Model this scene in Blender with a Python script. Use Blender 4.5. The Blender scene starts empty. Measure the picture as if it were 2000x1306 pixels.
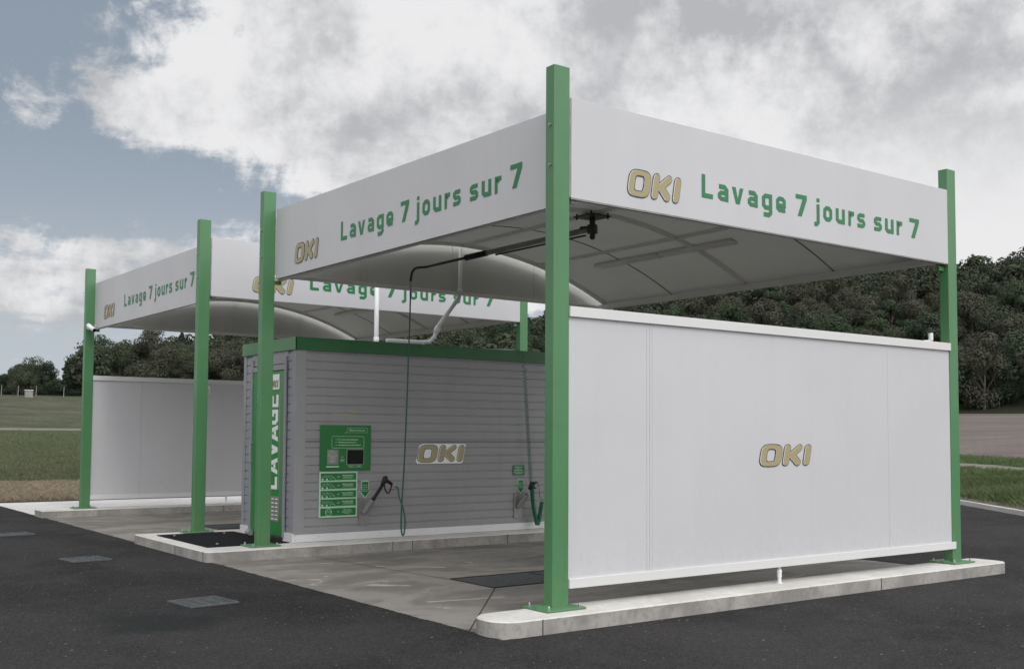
import bpy, bmesh, math, random
from mathutils import Vector, Matrix, Euler
from mathutils.geometry import tessellate_polygon
import numpy as np

R = math.radians
C = bpy.context.scene.collection
scene = bpy.context.scene

# ------------------------------------------------------------------ camera
CAM = Vector((-5.3721, -6.7339, 1.3816))
YAW, PITCH, ROLL = 0.9357, 0.0547, 0.0058
cd = bpy.data.cameras.new("camera")
cd.sensor_width = 36.0
cd.lens = 2102.33 / 2000.0 * 36.0
cd.shift_y = 81.09 / 2000.0
cd.clip_end = 5000
cam = bpy.data.objects.new("camera", cd)
C.objects.link(cam)
f = Vector((math.cos(YAW) * math.cos(PITCH), math.sin(YAW) * math.cos(PITCH), math.sin(PITCH)))
r = Vector((math.sin(YAW), -math.cos(YAW), 0.0))
u = r.cross(f)
r2 = math.cos(ROLL) * r + math.sin(ROLL) * u
u2 = -math.sin(ROLL) * r + math.cos(ROLL) * u
cam.matrix_world = Matrix(((r2.x, u2.x, -f.x, CAM.x), (r2.y, u2.y, -f.y, CAM.y), (r2.z, u2.z, -f.z, CAM.z), (0, 0, 0, 1)))
scene.camera = cam

# ------------------------------------------------------------------ light
scene.view_settings.view_transform = 'Standard'
scene.view_settings.look = 'None'
scene.view_settings.exposure = 0.0
scene.view_settings.gamma = 1.0

SUN_DIR = Vector((-0.10, -0.66, 0.74)).normalized()      # towards the sun
sd = bpy.data.lights.new("sun", 'SUN')
sd.energy = .78
sd.angle = R(14)
sd.color = (1.0, 0.97, 0.93)
sun = bpy.data.objects.new("sun", sd)
C.objects.link(sun)
sun.rotation_euler = SUN_DIR.to_track_quat('Z', 'Y').to_euler()


class NT:
    """tiny node-tree helper"""
    def __init__(self, nt):
        self.nt = nt
        nt.nodes.clear()

    def n(self, t, **kw):
        nd = self.nt.nodes.new(t)
        for k, v in kw.items():
            if k.startswith('i_'):
                nd.inputs[k[2:].replace('_', ' ')].default_value = v
            else:
                setattr(nd, k, v)
        return nd

    def l(self, a, b):
        self.nt.links.new(a, b)

    def m(self, op, a, b=None, c=None, clamp=False):
        nd = self.nt.nodes.new('ShaderNodeMath')
        nd.operation = op
        nd.use_clamp = clamp
        for i, v in enumerate((a, b, c)):
            if v is None:
                continue
            if isinstance(v, (int, float)):
                nd.inputs[i].default_value = v
            else:
                self.l(v, nd.inputs[i])
        return nd.outputs[0]

    def smooth(self, v, lo, hi):
        nd = self.nt.nodes.new('ShaderNodeMapRange')
        nd.interpolation_type = 'SMOOTHSTEP'
        nd.inputs['From Min'].default_value = lo
        nd.inputs['From Max'].default_value = hi
        self.l(v, nd.inputs['Value'])
        return nd.outputs['Result']

    def mix(self, fac, a, b, blend='MIX'):
        nd = self.nt.nodes.new('ShaderNodeMix')
        nd.data_type = 'RGBA'
        nd.blend_type = blend
        for s, v in (('Factor', fac), ('A', a), ('B', b)):
            sock = [i for i in nd.inputs if i.name == s and (i.type == 'RGBA' or s == 'Factor')][0]
            if s == 'Factor':
                sock = nd.inputs[0]
            if isinstance(v, (int, float)):
                sock.default_value = v
            elif isinstance(v, tuple):
                sock.default_value = (v[0], v[1], v[2], 1)
            else:
                self.l(v, sock)
        return [o for o in nd.outputs if o.type == 'RGBA'][0]

    def noise(self, vec, scale, detail=4, rough=.55, dist=0.0):
        nd = self.n('ShaderNodeTexNoise')
        nd.inputs['Scale'].default_value = scale
        nd.inputs['Detail'].default_value = detail
        nd.inputs['Roughness'].default_value = rough
        nd.inputs['Distortion'].default_value = dist
        if vec is not None:
            self.l(vec, nd.inputs['Vector'])
        return nd.outputs['Fac']


# world: physical sky seen through a broken cloud deck
world = bpy.data.worlds.new("World")
scene.world = world
world.use_nodes = True
W = NT(world.node_tree)
tc = W.n('ShaderNodeTexCoord')
sky = W.n('ShaderNodeTexSky')
sky.sky_type = 'NISHITA'
sky.sun_disc = False
sky.sun_elevation = math.asin(SUN_DIR.z)
sky.sun_rotation = math.atan2(SUN_DIR.x, SUN_DIR.y)
sky.air_density = 1.0
sky.dust_density = 2.5
sky.ozone_density = 1.0
sep = W.n('ShaderNodeSeparateXYZ')
W.l(tc.outputs['Generated'], sep.inputs[0])
dx, dy, dz = sep.outputs
az = W.m('ARCTAN2', dy, dx)
el = W.m('ARCSINE', dz)
# azimuth offset (positive to the right of 53.6 deg) and elevation, radians
X = W.m('SUBTRACT', YAW, az)
zc = W.m('ADD', W.m('MAXIMUM', dz, 0.0), 0.10)
cv = W.n('ShaderNodeCombineXYZ')
W.l(W.m('DIVIDE', dx, zc), cv.inputs[0])
W.l(W.m('DIVIDE', dy, zc), cv.inputs[1])
cv.inputs[2].default_value = 3.7
n1 = W.noise(cv.outputs[0], 1.05, 10, .62, .35)
cv2 = W.n('ShaderNodeMapping')
cv2.inputs['Location'].default_value = (4.2, 1.7, 9.0)
W.l(cv.outputs[0], cv2.inputs['Vector'])
n2 = W.noise(cv2.outputs[0], 0.75, 8, .58, .3)
dirn = W.noise(tc.outputs['Generated'], 7.0, 8, .6, .2)
dirn3 = W.noise(tc.outputs['Generated'], 3.2, 6, .55, .4)
# main cloud body: right of a slanted left edge and above a low edge
s1 = W.m('ADD', X, W.m('ADD', W.m('MULTIPLY', W.m('SUBTRACT', 0.405, el), 1.0), 0.285))
s1 = W.m('MULTIPLY', s1, 0.8)
s1 = W.m('MINIMUM', s1, W.m('MULTIPLY', W.m('ADD', X, 0.435), 2.5))
s2 = W.m('ADD', W.m('SUBTRACT', el, 0.268), W.m('MULTIPLY', W.m('ADD', X, 0.42), 0.24))
body = W.m('MINIMUM', s1, W.m('MULTIPLY', s2, 1.7))
# low band near the left horizon
bb = W.m('ABSOLUTE', W.m('SUBTRACT', el, W.m('ADD', 0.128, W.m('MULTIPLY', W.m('ADD', X, 0.42), 0.10))))
band = W.m('MULTIPLY', W.m('SUBTRACT', 0.036, bb), 1.5)
cover = W.m('MAXIMUM', body, band)
sh_b0 = W.noise(tc.outputs['Generated'], 22.0, 8, .65, .3)
# closed deck behind and beside the viewer
cover = W.m('MAXIMUM', cover, W.m('SUBTRACT', W.m('MULTIPLY', W.smooth(W.m('ABSOLUTE', X), .58, 1.1), .9), .7))
cover = W.m('ADD', cover, W.m('MULTIPLY', W.m('SUBTRACT', n1, 0.52), 0.27))
cover = W.m('ADD', cover, W.m('MULTIPLY', W.m('SUBTRACT', dirn, 0.5), 0.20))
cover = W.m('ADD', cover, W.m('MULTIPLY', W.m('SUBTRACT', sh_b0, 0.5), 0.16))
cfac = W.smooth(cover, -0.014, 0.034)
# cloud shading: bright tops and grey bellies
sh_a = W.noise(tc.outputs['Generated'], 6.0, 12, .60, .15)
sh_b = W.noise(tc.outputs['Generated'], 15.0, 8, .62, .1)
shade = W.m('ADD', W.m('MULTIPLY', sh_a, 0.95), W.m('ADD', W.m('MULTIPLY', sh_b, 0.50), W.m('MULTIPLY', W.m('SUBTRACT', W.noise(tc.outputs['Generated'], 34.0, 8, .65, .1), .36), 0.35)))
shade = W.m('ADD', shade, W.m('MULTIPLY', W.m('SUBTRACT', n1, .5), 0.55))
shade = W.m('ADD', shade, W.m('MULTIPLY', W.m('SUBTRACT', dirn3, .5), 0.35))
shade = W.m('ADD', shade, W.m('MULTIPLY', W.m('SUBTRACT', 1.0, W.smooth(X, -.28, .02)), .035))
shade = W.smooth(shade, 0.55, 0.92)
# a dark belly high on the right
ex = W.m('DIVIDE', W.m('SUBTRACT', X, 0.27), 0.13)
ey = W.m('DIVIDE', W.m('SUBTRACT', el, 0.395), 0.045)
deep = W.m('SUBTRACT', 1.0, W.smooth(W.m('ADD', W.m('ADD', W.m('MULTIPLY', ex, ex), W.m('MULTIPLY', ey, ey)), W.m('MULTIPLY', W.m('SUBTRACT', sh_b, .5), 3.0)), 0.0, 1.9))
shade = W.m('SUBTRACT', shade, W.m('MULTIPLY', deep, 0.5), clamp=True)
shade = W.m('ADD', W.m('MULTIPLY', shade, W.m('SUBTRACT', 1.0, W.m('MULTIPLY', W.smooth(X, .0, .35), W.m('SUBTRACT', 1.0, W.smooth(el, .16, .33))))), W.m('MULTIPLY', W.smooth(X, .0, .35), W.m('SUBTRACT', 1.0, W.smooth(el, .16, .33))), clamp=True)
ccol = W.mix(shade, (0.47, 0.48, 0.50), (0.83, 0.83, 0.84))
# the cloud deck is brighter towards the veiled sun
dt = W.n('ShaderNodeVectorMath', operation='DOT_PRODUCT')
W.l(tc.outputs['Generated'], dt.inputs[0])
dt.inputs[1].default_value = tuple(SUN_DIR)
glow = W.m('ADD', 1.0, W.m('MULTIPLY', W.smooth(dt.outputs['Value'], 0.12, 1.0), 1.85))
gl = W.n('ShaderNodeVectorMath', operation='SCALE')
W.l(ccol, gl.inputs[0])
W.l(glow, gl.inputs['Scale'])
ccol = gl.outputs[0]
# horizon brightening
hz = W.m('SUBTRACT', 1.0, W.smooth(el, 0.0, 0.30))
skyc = W.n('ShaderNodeVectorMath', operation='SCALE')
W.l(sky.outputs[0], skyc.inputs[0])
skyc.inputs['Scale'].default_value = 0.052
blue = W.mix(0.62, skyc.outputs[0], (0.39, 0.455, 0.525))
blue = W.mix(W.m('MULTIPLY', hz, 0.62), blue, (0.66, 0.70, 0.75))
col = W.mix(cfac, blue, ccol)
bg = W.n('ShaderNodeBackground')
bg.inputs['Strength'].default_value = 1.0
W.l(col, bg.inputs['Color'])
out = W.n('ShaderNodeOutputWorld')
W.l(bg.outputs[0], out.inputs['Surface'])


# ------------------------------------------------------------------ materials
def mat(name, col, rough=.6, var=0.0, vscale=3.0, bump=0.0, bscale=60.0, spec=.5, metal=0.0, col2=None, coat=0.0, detail=6, streak=0.0):
    m = bpy.data.materials.new(name)
    m.use_nodes = True
    T = NT(m.node_tree)
    o = T.n('ShaderNodeOutputMaterial')
    p = T.n('ShaderNodeBsdfPrincipled')
    T.l(p.outputs[0], o.inputs[0])
    p.inputs['Base Color'].default_value = (*col, 1)
    p.inputs['Roughness'].default_value = rough
    p.inputs['Specular IOR Level'].default_value = spec
    p.inputs['Metallic'].default_value = metal
    if coat:
        p.inputs['Coat Weight'].default_value = coat
    t = T.n('ShaderNodeTexCoord')
    if var > 0 or col2:
        nz = T.noise(t.outputs['Object'], vscale, detail, .6, .3)
        fac = T.smooth(nz, .35, .68)
        c2 = col2 if col2 else tuple(c * (1 - var) for c in col)
        T.l(T.mix(fac, col, c2), p.inputs['Base Color'])
        T.l(T.m('ADD', T.m('MULTIPLY', nz, .25), rough - .12), p.inputs['Roughness'])
    if streak > 0:
        mp = T.n('ShaderNodeMapping')
        mp.inputs['Scale'].default_value = (7, 7, .35)
        T.l(t.outputs['Object'], mp.inputs['Vector'])
        sk = T.smooth(T.noise(mp.outputs[0], 1.0, 6, .65), .45, .75)
        bl = T.smooth(T.noise(t.outputs['Object'], .7, 4, .6), .35, .7)
        src = p.inputs['Base Color'].links[0].from_socket if p.inputs['Base Color'].links else tuple(col)
        sc_ = T.mix(T.m('MULTIPLY', T.m('ADD', sk, bl), streak), src, tuple(c * .45 for c in col))
        sx2 = T.n('ShaderNodeSeparateXYZ')
        T.l(t.outputs['Object'], sx2.inputs[0])
        low = T.m('SUBTRACT', 1.0, T.smooth(sx2.outputs[2], .15, .75))
        dn = T.smooth(T.noise(t.outputs['Object'], 14, 6, .7), .4, .75)
        sc_ = T.mix(T.m('MULTIPLY', T.m('MULTIPLY', low, dn), streak * 4), sc_, (.20, .18, .15))
        T.l(sc_, p.inputs['Base Color'])
    if bump > 0:
        b = T.n('ShaderNodeBump')
        b.inputs['Strength'].default_value = bump
        b.inputs['Distance'].default_value = .01
        T.l(T.noise(t.outputs['Object'], bscale, 4), b.inputs['Height'])
        T.l(b.outputs[0], p.inputs['Normal'])
    return m


M = {}
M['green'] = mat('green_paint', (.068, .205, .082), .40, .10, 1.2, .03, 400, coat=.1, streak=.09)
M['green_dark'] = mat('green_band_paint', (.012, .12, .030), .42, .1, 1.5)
M['white'] = mat('white_coated_panel', (.525, .525, .54), .42, .035, .9, .02, 250, streak=.035)
M['trim'] = mat('white_aluminium_trim', (.62, .62, .61), .38, .03, 2)
M['fabric'] = mat('canopy_membrane', (.50, .50, .475), .75, .07, 1.6, .05, 40)
M['lining'] = mat('canopy_lining', (.66, .66, .635), .7, .06, 1.6, .04, 40)
_nt = M['lining'].node_tree
_o = [n for n in _nt.nodes if n.type == 'OUTPUT_MATERIAL'][0]
_p = [n for n in _nt.nodes if n.type == 'BSDF_PRINCIPLED'][0]
_t = _nt.nodes.new('ShaderNodeBsdfTranslucent')
_t.inputs['Color'].default_value = (.62, .62, .59, 1)
_m = _nt.nodes.new('ShaderNodeMixShader')
_m.inputs[0].default_value = .31
_nt.links.new(_p.outputs[0], _m.inputs[1])
_nt.links.new(_t.outputs[0], _m.inputs[2])
_nt.links.new(_m.outputs[0], _o.inputs[0])
M['frame'] = mat('canopy_frame_paint', (.74, .73, .71), .5, .06, 2)
M['seam'] = mat('grey_seam', (.16, .16, .15), .6)
M['pvc'] = mat('white_pvc_pipe', (.74, .74, .75), .35)
M['grey'] = mat('grey_coated_cladding', (.285, .285, .289), .45, .06, 1.5, .03, 200, streak=.07)
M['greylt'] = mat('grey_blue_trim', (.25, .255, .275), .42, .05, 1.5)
M['plinth'] = mat('white_plinth_metal', (.66, .66, .67), .4, .05, 3)
M['dgreen'] = mat('door_green_film', (.018, .20, .045), .3, .05, 2)
M['sgreen'] = mat('sign_green', (.014, .15, .032), .45)
M['pgreen'] = mat('sign_pale_green_line', (.42, .62, .45), .5)
M['lgreen'] = mat('lettering_green', (.012, .165, .055), .4)
M['gold'] = mat('lettering_gold', (.34, .285, .155), .45)
M['ink'] = mat('outline_black', (.02, .02, .025), .45)
M['card'] = mat('white_film', (.76, .77, .76), .4)
M['black'] = mat('black_rubber', (.012, .012, .013), .55, spec=.3)
M['dark'] = mat('dark_grey_metal', (.055, .052, .05), .42, .2, 5, metal=.4)
M['steel'] = mat('galvanised_steel', (.42, .43, .43), .38, .2, 12, metal=.75)
M['brushed'] = mat('brushed_steel', (.30, .295, .29), .42, .2, 8, metal=.5)
M['hose'] = mat('green_rubber_hose', (.010, .085, .055), .4)
M['coil'] = mat('green_coil_hose', (.008, .13, .06), .35)
M['screen'] = mat('dark_screen', (.012, .012, .013), .12, .3, 9)
M['mat'] = mat('black_rubber_mat', (.010, .010, .012), .9, .2, 10, .6, 180, spec=.15)
M['yellow'] = mat('pale_yellow_film', (.42, .36, .12), .5)
M['lens'] = mat('frosted_tube', (.72, .72, .70), .3)
M['grate'] = mat('grate_steel', (.15, .165, .17), .5, .3, 14, metal=.5)
M['grate_yard'] = mat('yard_grate_iron', (.16, .175, .18), .5, .3, 14, metal=.3)
M['pit'] = mat('pit_dark', (.012, .012, .013), .9)
M['bark'] = mat('bark', (.10, .085, .07), .9, .3, 3, .4, 8)
M['stone'] = mat('pale_stone_wood', (.27, .26, .24), .8, .2, 3)


def concrete(name, base, dirt, vs=.8, streak=0.0, stain=0.0, bump=.25):
    m = bpy.data.materials.new(name)
    m.use_nodes = True
    T = NT(m.node_tree)
    o = T.n('ShaderNodeOutputMaterial')
    p = T.n('ShaderNodeBsdfPrincipled')
    T.l(p.outputs[0], o.inputs[0])
    t = T.n('ShaderNodeTexCoord')
    v = t.outputs['Object']
    a = T.noise(v, vs, 9, .62, .5)
    b = T.noise(v, vs * 9, 6, .6)
    c = T.noise(v, 130, 3, .6)
    fac = T.smooth(a, .36, .66)
    col = T.mix(fac, base, dirt)
    col = T.mix(T.m('MULTIPLY', T.smooth(b, .45, .72), .45), col, tuple(x * .72 for x in dirt))
    col = T.mix(T.m('MULTIPLY', T.smooth(c, .55, .75), .35), col, tuple(x * .62 for x in base))
    if stain:
        mp = T.n('ShaderNodeMapping')
        mp.inputs['Scale'].default_value = (.7, 1.5, 1)
        mp.inputs['Rotation'].default_value = (0, 0, .25)
        T.l(v, mp.inputs['Vector'])
        s = T.noise(mp.outputs[0], .8, 7, .55, 1.2)
        col = T.mix(T.m('MULTIPLY', T.smooth(s, .47, .60), stain), col, tuple(x * .42 for x in dirt))
        w = T.m('ABSOLUTE', T.m('SUBTRACT', s, .455))
        wf = T.m('SUBTRACT', 1.0, T.smooth(w, .0015, .006))
        wf = T.m('MULTIPLY', wf, T.smooth(a, .5, .56))
        col = T.mix(T.m('MULTIPLY', wf, .55), col, (.55, .55, .53))
    if stain:
        # dried limescale runs
        sx_ = T.n('ShaderNodeSeparateXYZ')
        T.l(v, sx_.inputs[0])
        wob = T.m('SUBTRACT', T.noise(v, 3.0, 5, .6), .5)
        for (ax, ay, bx, by, w) in ((-.12, 1.64, .60, 1.50, .030), (.80, 4.22, 1.36, 3.72, .028), (.02, 2.86, .24, 2.66, .085), (2.6, 4.75, 3.3, 4.55, .02), (3.2, .75, 4.3, .95, .03), (-.3, 4.9, .5, 4.8, .018), (1.5, 11.6, 2.6, 11.9, .03)):
            L2 = (bx - ax) ** 2 + (by - ay) ** 2
            px_ = T.m('SUBTRACT', sx_.outputs[0], ax)
            py_ = T.m('SUBTRACT', sx_.outputs[1], ay)
            tt = T.m('DIVIDE', T.m('ADD', T.m('MULTIPLY', px_, bx - ax), T.m('MULTIPLY', py_, by - ay)), L2, clamp=True)
            ex_ = T.m('SUBTRACT', px_, T.m('MULTIPLY', tt, bx - ax))
            ey_ = T.m('SUBTRACT', py_, T.m('MULTIPLY', tt, by - ay))
            dd_ = T.m('SQRT', T.m('ADD', T.m('MULTIPLY', ex_, ex_), T.m('MULTIPLY', ey_, ey_)))
            dd_ = T.m('ADD', T.m('DIVIDE', dd_, w), T.m('MULTIPLY', wob, 4.0))
            fm = T.m('MULTIPLY', T.m('SUBTRACT', 1.0, T.smooth(dd_, .1, 1.1)), .6)
            col = T.mix(fm, col, (.46, .46, .45))
    T.l(col, p.inputs['Base Color'])
    p.inputs['Roughness'].default_value = .85
    p.inputs['Specular IOR Level'].default_value = .25
    bm = T.n('ShaderNodeBump')
    bm.inputs['Strength'].default_value = bump
    bm.inputs['Distance'].default_value = .006
    T.l(T.m('ADD', T.m('MULTIPLY', c, .6), b), bm.inputs['Height'])
    T.l(bm.outputs[0], p.inputs['Normal'])
    return m


M['slab'] = concrete('bay_concrete', (.255, .238, .215), (.195, .182, .165), .55, stain=.42)
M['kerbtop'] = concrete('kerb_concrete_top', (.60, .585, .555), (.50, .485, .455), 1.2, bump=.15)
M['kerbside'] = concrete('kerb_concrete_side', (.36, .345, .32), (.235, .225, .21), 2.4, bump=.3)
M['pave'] = concrete('pavement_concrete', (.56, .55, .53), (.48, .47, .455), .8, bump=.15)


def asphalt_mat():
    m = bpy.data.materials.new('asphalt')
    m.use_nodes = True
    T = NT(m.node_tree)
    o = T.n('ShaderNodeOutputMaterial')
    p = T.n('ShaderNodeBsdfPrincipled')
    T.l(p.outputs[0], o.inputs[0])
    t = T.n('ShaderNodeTexCoord')
    v = t.outputs['Object']
    vor = T.n('ShaderNodeTexVoronoi')
    vor.inputs['Scale'].default_value = 75
    T.l(v, vor.inputs['Vector'])
    big = T.noise(v, .35, 7, .6, .6)
    mid = T.noise(v, 2.2, 6, .6, .4)
    fine = T.noise(v, 110, 3, .65)
    sepc = T.n('ShaderNodeSeparateColor')
    T.l(vor.outputs['Color'], sepc.inputs[0])
    col = T.mix(T.smooth(big, .40, .60), (.020, .019, .020), (.046, .043, .043))
    col = T.mix(T.m('MULTIPLY', T.smooth(mid, .42, .7), .5), col, (.060, .057, .057))
    col = T.mix(T.m('MULTIPLY', T.smooth(fine, .44, .62), .8), col, (.012, .012, .012))
    f2 = T.noise(v, 45, 4, .7)
    col = T.mix(T.m('MULTIPLY', T.smooth(f2, .46, .62), .55), col, (.014, .014, .014))
    col = T.mix(T.m('MULTIPLY', T.smooth(sepc.outputs[0], .6, 1.0), .45), col, (.085, .08, .078))
    col = T.mix(T.smooth(sepc.outputs[1], .9982, .9992), col, (.26, .25, .23))
    # the tarred patch in front of the middle island
    mp = T.n('ShaderNodeMapping')
    mp.inputs['Location'].default_value = (2.50, -1.95, 0)
    T.l(v, mp.inputs['Vector'])
    sp = T.n('ShaderNodeSeparateXYZ')
    T.l(mp.outputs[0], sp.inputs[0])
    rr = T.m('SQRT', T.m('ADD', T.m('POWER', T.m('DIVIDE', sp.outputs[0], .72), 2), T.m('POWER', T.m('DIVIDE', sp.outputs[1], .62), 2)))
    rr = T.m('ADD', rr, T.m('MULTIPLY', T.m('SUBTRACT', mid, .5), 1.4))
    pf = T.m('MULTIPLY', T.m('SUBTRACT', 1.0, T.smooth(rr, .35, 1.15)), .62)
    col = T.mix(pf, col, (.010, .014, .014))
    T.l(col, p.inputs['Base Color'])
    p.inputs['Roughness'].default_value = .82
    p.inputs['Specular IOR Level'].default_value = .16
    bm = T.n('ShaderNodeBump')
    bm.inputs['Strength'].default_value = .9
    bm.inputs['Distance'].default_value = .012
    h = T.m('ADD', T.m('MULTIPLY', fine, .8), T.m('MULTIPLY', vor.outputs['Distance'], -.9))
    T.l(h, bm.inputs['Height'])
    T.l(bm.outputs[0], p.inputs['Normal'])
    return m


M['asphalt'] = asphalt_mat()


def ground_mat(name, c1, c2, c3, sc, stretch=(1, 1, 1), bump=.6, bs=6, rot=0.0):
    m = bpy.data.materials.new(name)
    m.use_nodes = True
    T = NT(m.node_tree)
    o = T.n('ShaderNodeOutputMaterial')
    p = T.n('ShaderNodeBsdfPrincipled')
    T.l(p.outputs[0], o.inputs[0])
    t = T.n('ShaderNodeTexCoord')
    mp = T.n('ShaderNodeMapping')
    mp.inputs['Scale'].default_value = stretch
    mp.inputs['Rotation'].default_value = (0, 0, rot)
    T.l(t.outputs['Object'], mp.inputs['Vector'])
    a = T.noise(mp.outputs[0], sc, 8, .65, .4)
    b = T.noise(mp.outputs[0], sc * 8, 6, .7)
    c = T.noise(t.outputs['Object'], sc * .18, 5, .6, .5)
    col = T.mix(T.smooth(a, .36, .64), c1, c2)
    col = T.mix(T.m('MULTIPLY', T.smooth(b, .45, .68), .7), col, c3)
    col = T.mix(T.m('MULTIPLY', T.smooth(c, .4, .65), .4), col, tuple(x * .62 for x in c1))
    T.l(col, p.inputs['Base Color'])
    p.inputs['Roughness'].default_value = .95
    p.inputs['Specular IOR Level'].default_value = .1
    bm = T.n('ShaderNodeBump')
    bm.inputs['Strength'].default_value = bump
    bm.inputs['Distance'].default_value = .08
    T.l(T.noise(t.outputs['Object'], bs, 7, .7), bm.inputs['Height'])
    T.l(bm.outputs[0], p.inputs['Normal'])
    return m


M['g_under'] = ground_mat('yard_base', (.05, .05, .05), (.06, .06, .055), (.04, .04, .04), 1)
M['g_straw'] = ground_mat('stubble_soil', (.17, .14, .11), (.115, .095, .075), (.31, .27, .21), 1.4, bump=1, bs=9)
M['g_grass'] = ground_mat('meadow_grass', (.072, .092, .044), (.098, .108, .064), (.050, .068, .034), .5, (1, .35, 1), 1, 4, .15)
M['g_path'] = ground_mat('pale_track', (.22, .21, .185), (.17, .165, .13), (.16, .17, .11), .4, bump=.4)
M['g_rough'] = ground_mat('rough_pasture', (.070, .080, .048), (.112, .112, .080), (.036, .044, .026), .35, (1, .45, 1), 1, 2.5, .1)
M['g_verge'] = ground_mat('verge_gravel', (.19, .17, .14), (.13, .12, .09), (.29, .27, .23), 2.5, bump=1, bs=14)
M['g_bank'] = ground_mat('bank_grass', (.055, .085, .035), (.085, .110, .050), (.030, .048, .020), 1.2, bump=1, bs=8)
M['g_plough'] = ground_mat('ploughed_soil', (.190, .162, .145), (.150, .128, .115), (.115, .097, .088), .5, (1, .18, 1), 1, 3, .55)
M['g_wood'] = ground_mat('woodland_floor', (.030, .034, .020), (.040, .040, .026), (.02, .025, .015), .3)


def leaf_mat(name, c1, c2, var=.35):
    m = bpy.data.materials.new(name)
    m.use_nodes = True
    T = NT(m.node_tree)
    o = T.n('ShaderNodeOutputMaterial')
    p = T.n('ShaderNodeBsdfPrincipled')
    tr = T.n('ShaderNodeBsdfTranslucent')
    mx = T.n('ShaderNodeMixShader')
    mx.inputs[0].default_value = .22
    T.l(p.outputs[0], mx.inputs[1])
    T.l(tr.outputs[0], mx.inputs[2])
    T.l(mx.outputs[0], o.inputs[0])
    oi = T.n('ShaderNodeObjectInfo')
    g = T.n('ShaderNodeNewGeometry')
    col = T.mix(oi.outputs['Random'], c1, c2)
    nz = T.noise(g.outputs['Position'], .42, 4, .6)
    col = T.mix(T.m('MULTIPLY', T.smooth(nz, .40, .66), var), col, tuple(x * .52 for x in c1))
    rnd = T.m('ADD', T.m('MULTIPLY', g.outputs['Random Per Island'], .36), .80)
    vm = T.n('ShaderNodeVectorMath', operation='SCALE')
    T.l(col, vm.inputs[0])
    T.l(rnd, vm.inputs['Scale'])
    T.l(vm.outputs[0], p.inputs['Base Color'])
    T.l(vm.outputs[0], tr.inputs['Color'])
    p.inputs['Roughness'].default_value = .75
    p.inputs['Specular IOR Level'].default_value = .2
    return m


M['leaf_green'] = leaf_mat('leaves_green', (.050, .074, .042), (.066, .092, .050))
M['leaf_olive'] = leaf_mat('leaves_olive', (.075, .088, .054), (.062, .076, .046))
M['leaf_brown'] = leaf_mat('leaves_brownish', (.082, .082, .058), (.070, .074, .050))
M['leaf_dark'] = leaf_mat('leaves_dark', (.038, .054, .033), (.030, .046, .028))
M['leaf_wood'] = leaf_mat('leaves_far_wood', (.052, .068, .042), (.064, .076, .048), .6)
M['blade'] = leaf_mat('grass_blades', (.105, .150, .060), (.12, .16, .07), .5)
M['blade_dry'] = leaf_mat('meadow_blades', (.105, .125, .068), (.125, .135, .080), .4)
M['straw'] = leaf_mat('straw_stalks', (.34, .29, .21), (.30, .25, .18), .3)


# ------------------------------------------------------------------ geometry helpers
def obj(name, me, m=None, parent=None):
    o = bpy.data.objects.new(name, me)
    C.objects.link(o)
    if m is not None and isinstance(m, str):
        me.materials.append(M[m])
    elif m is not None:
        me.materials.append(m)
    if parent is not None:
        o.parent = parent
    return o


def thing(name, label, cat, group=None, loc=(0, 0, 0)):
    o = bpy.data.objects.new(name, None)
    C.objects.link(o)
    o.location = loc
    o.empty_display_size = .2
    o['label'] = label
    o['category'] = cat
    if group:
        o['group'] = group
    return o


def tag(o, label, cat, group=None):
    o['label'] = label
    o['category'] = cat
    if group:
        o['group'] = group
    return o


def structure(o):
    o['kind'] = 'structure'
    return o


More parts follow.
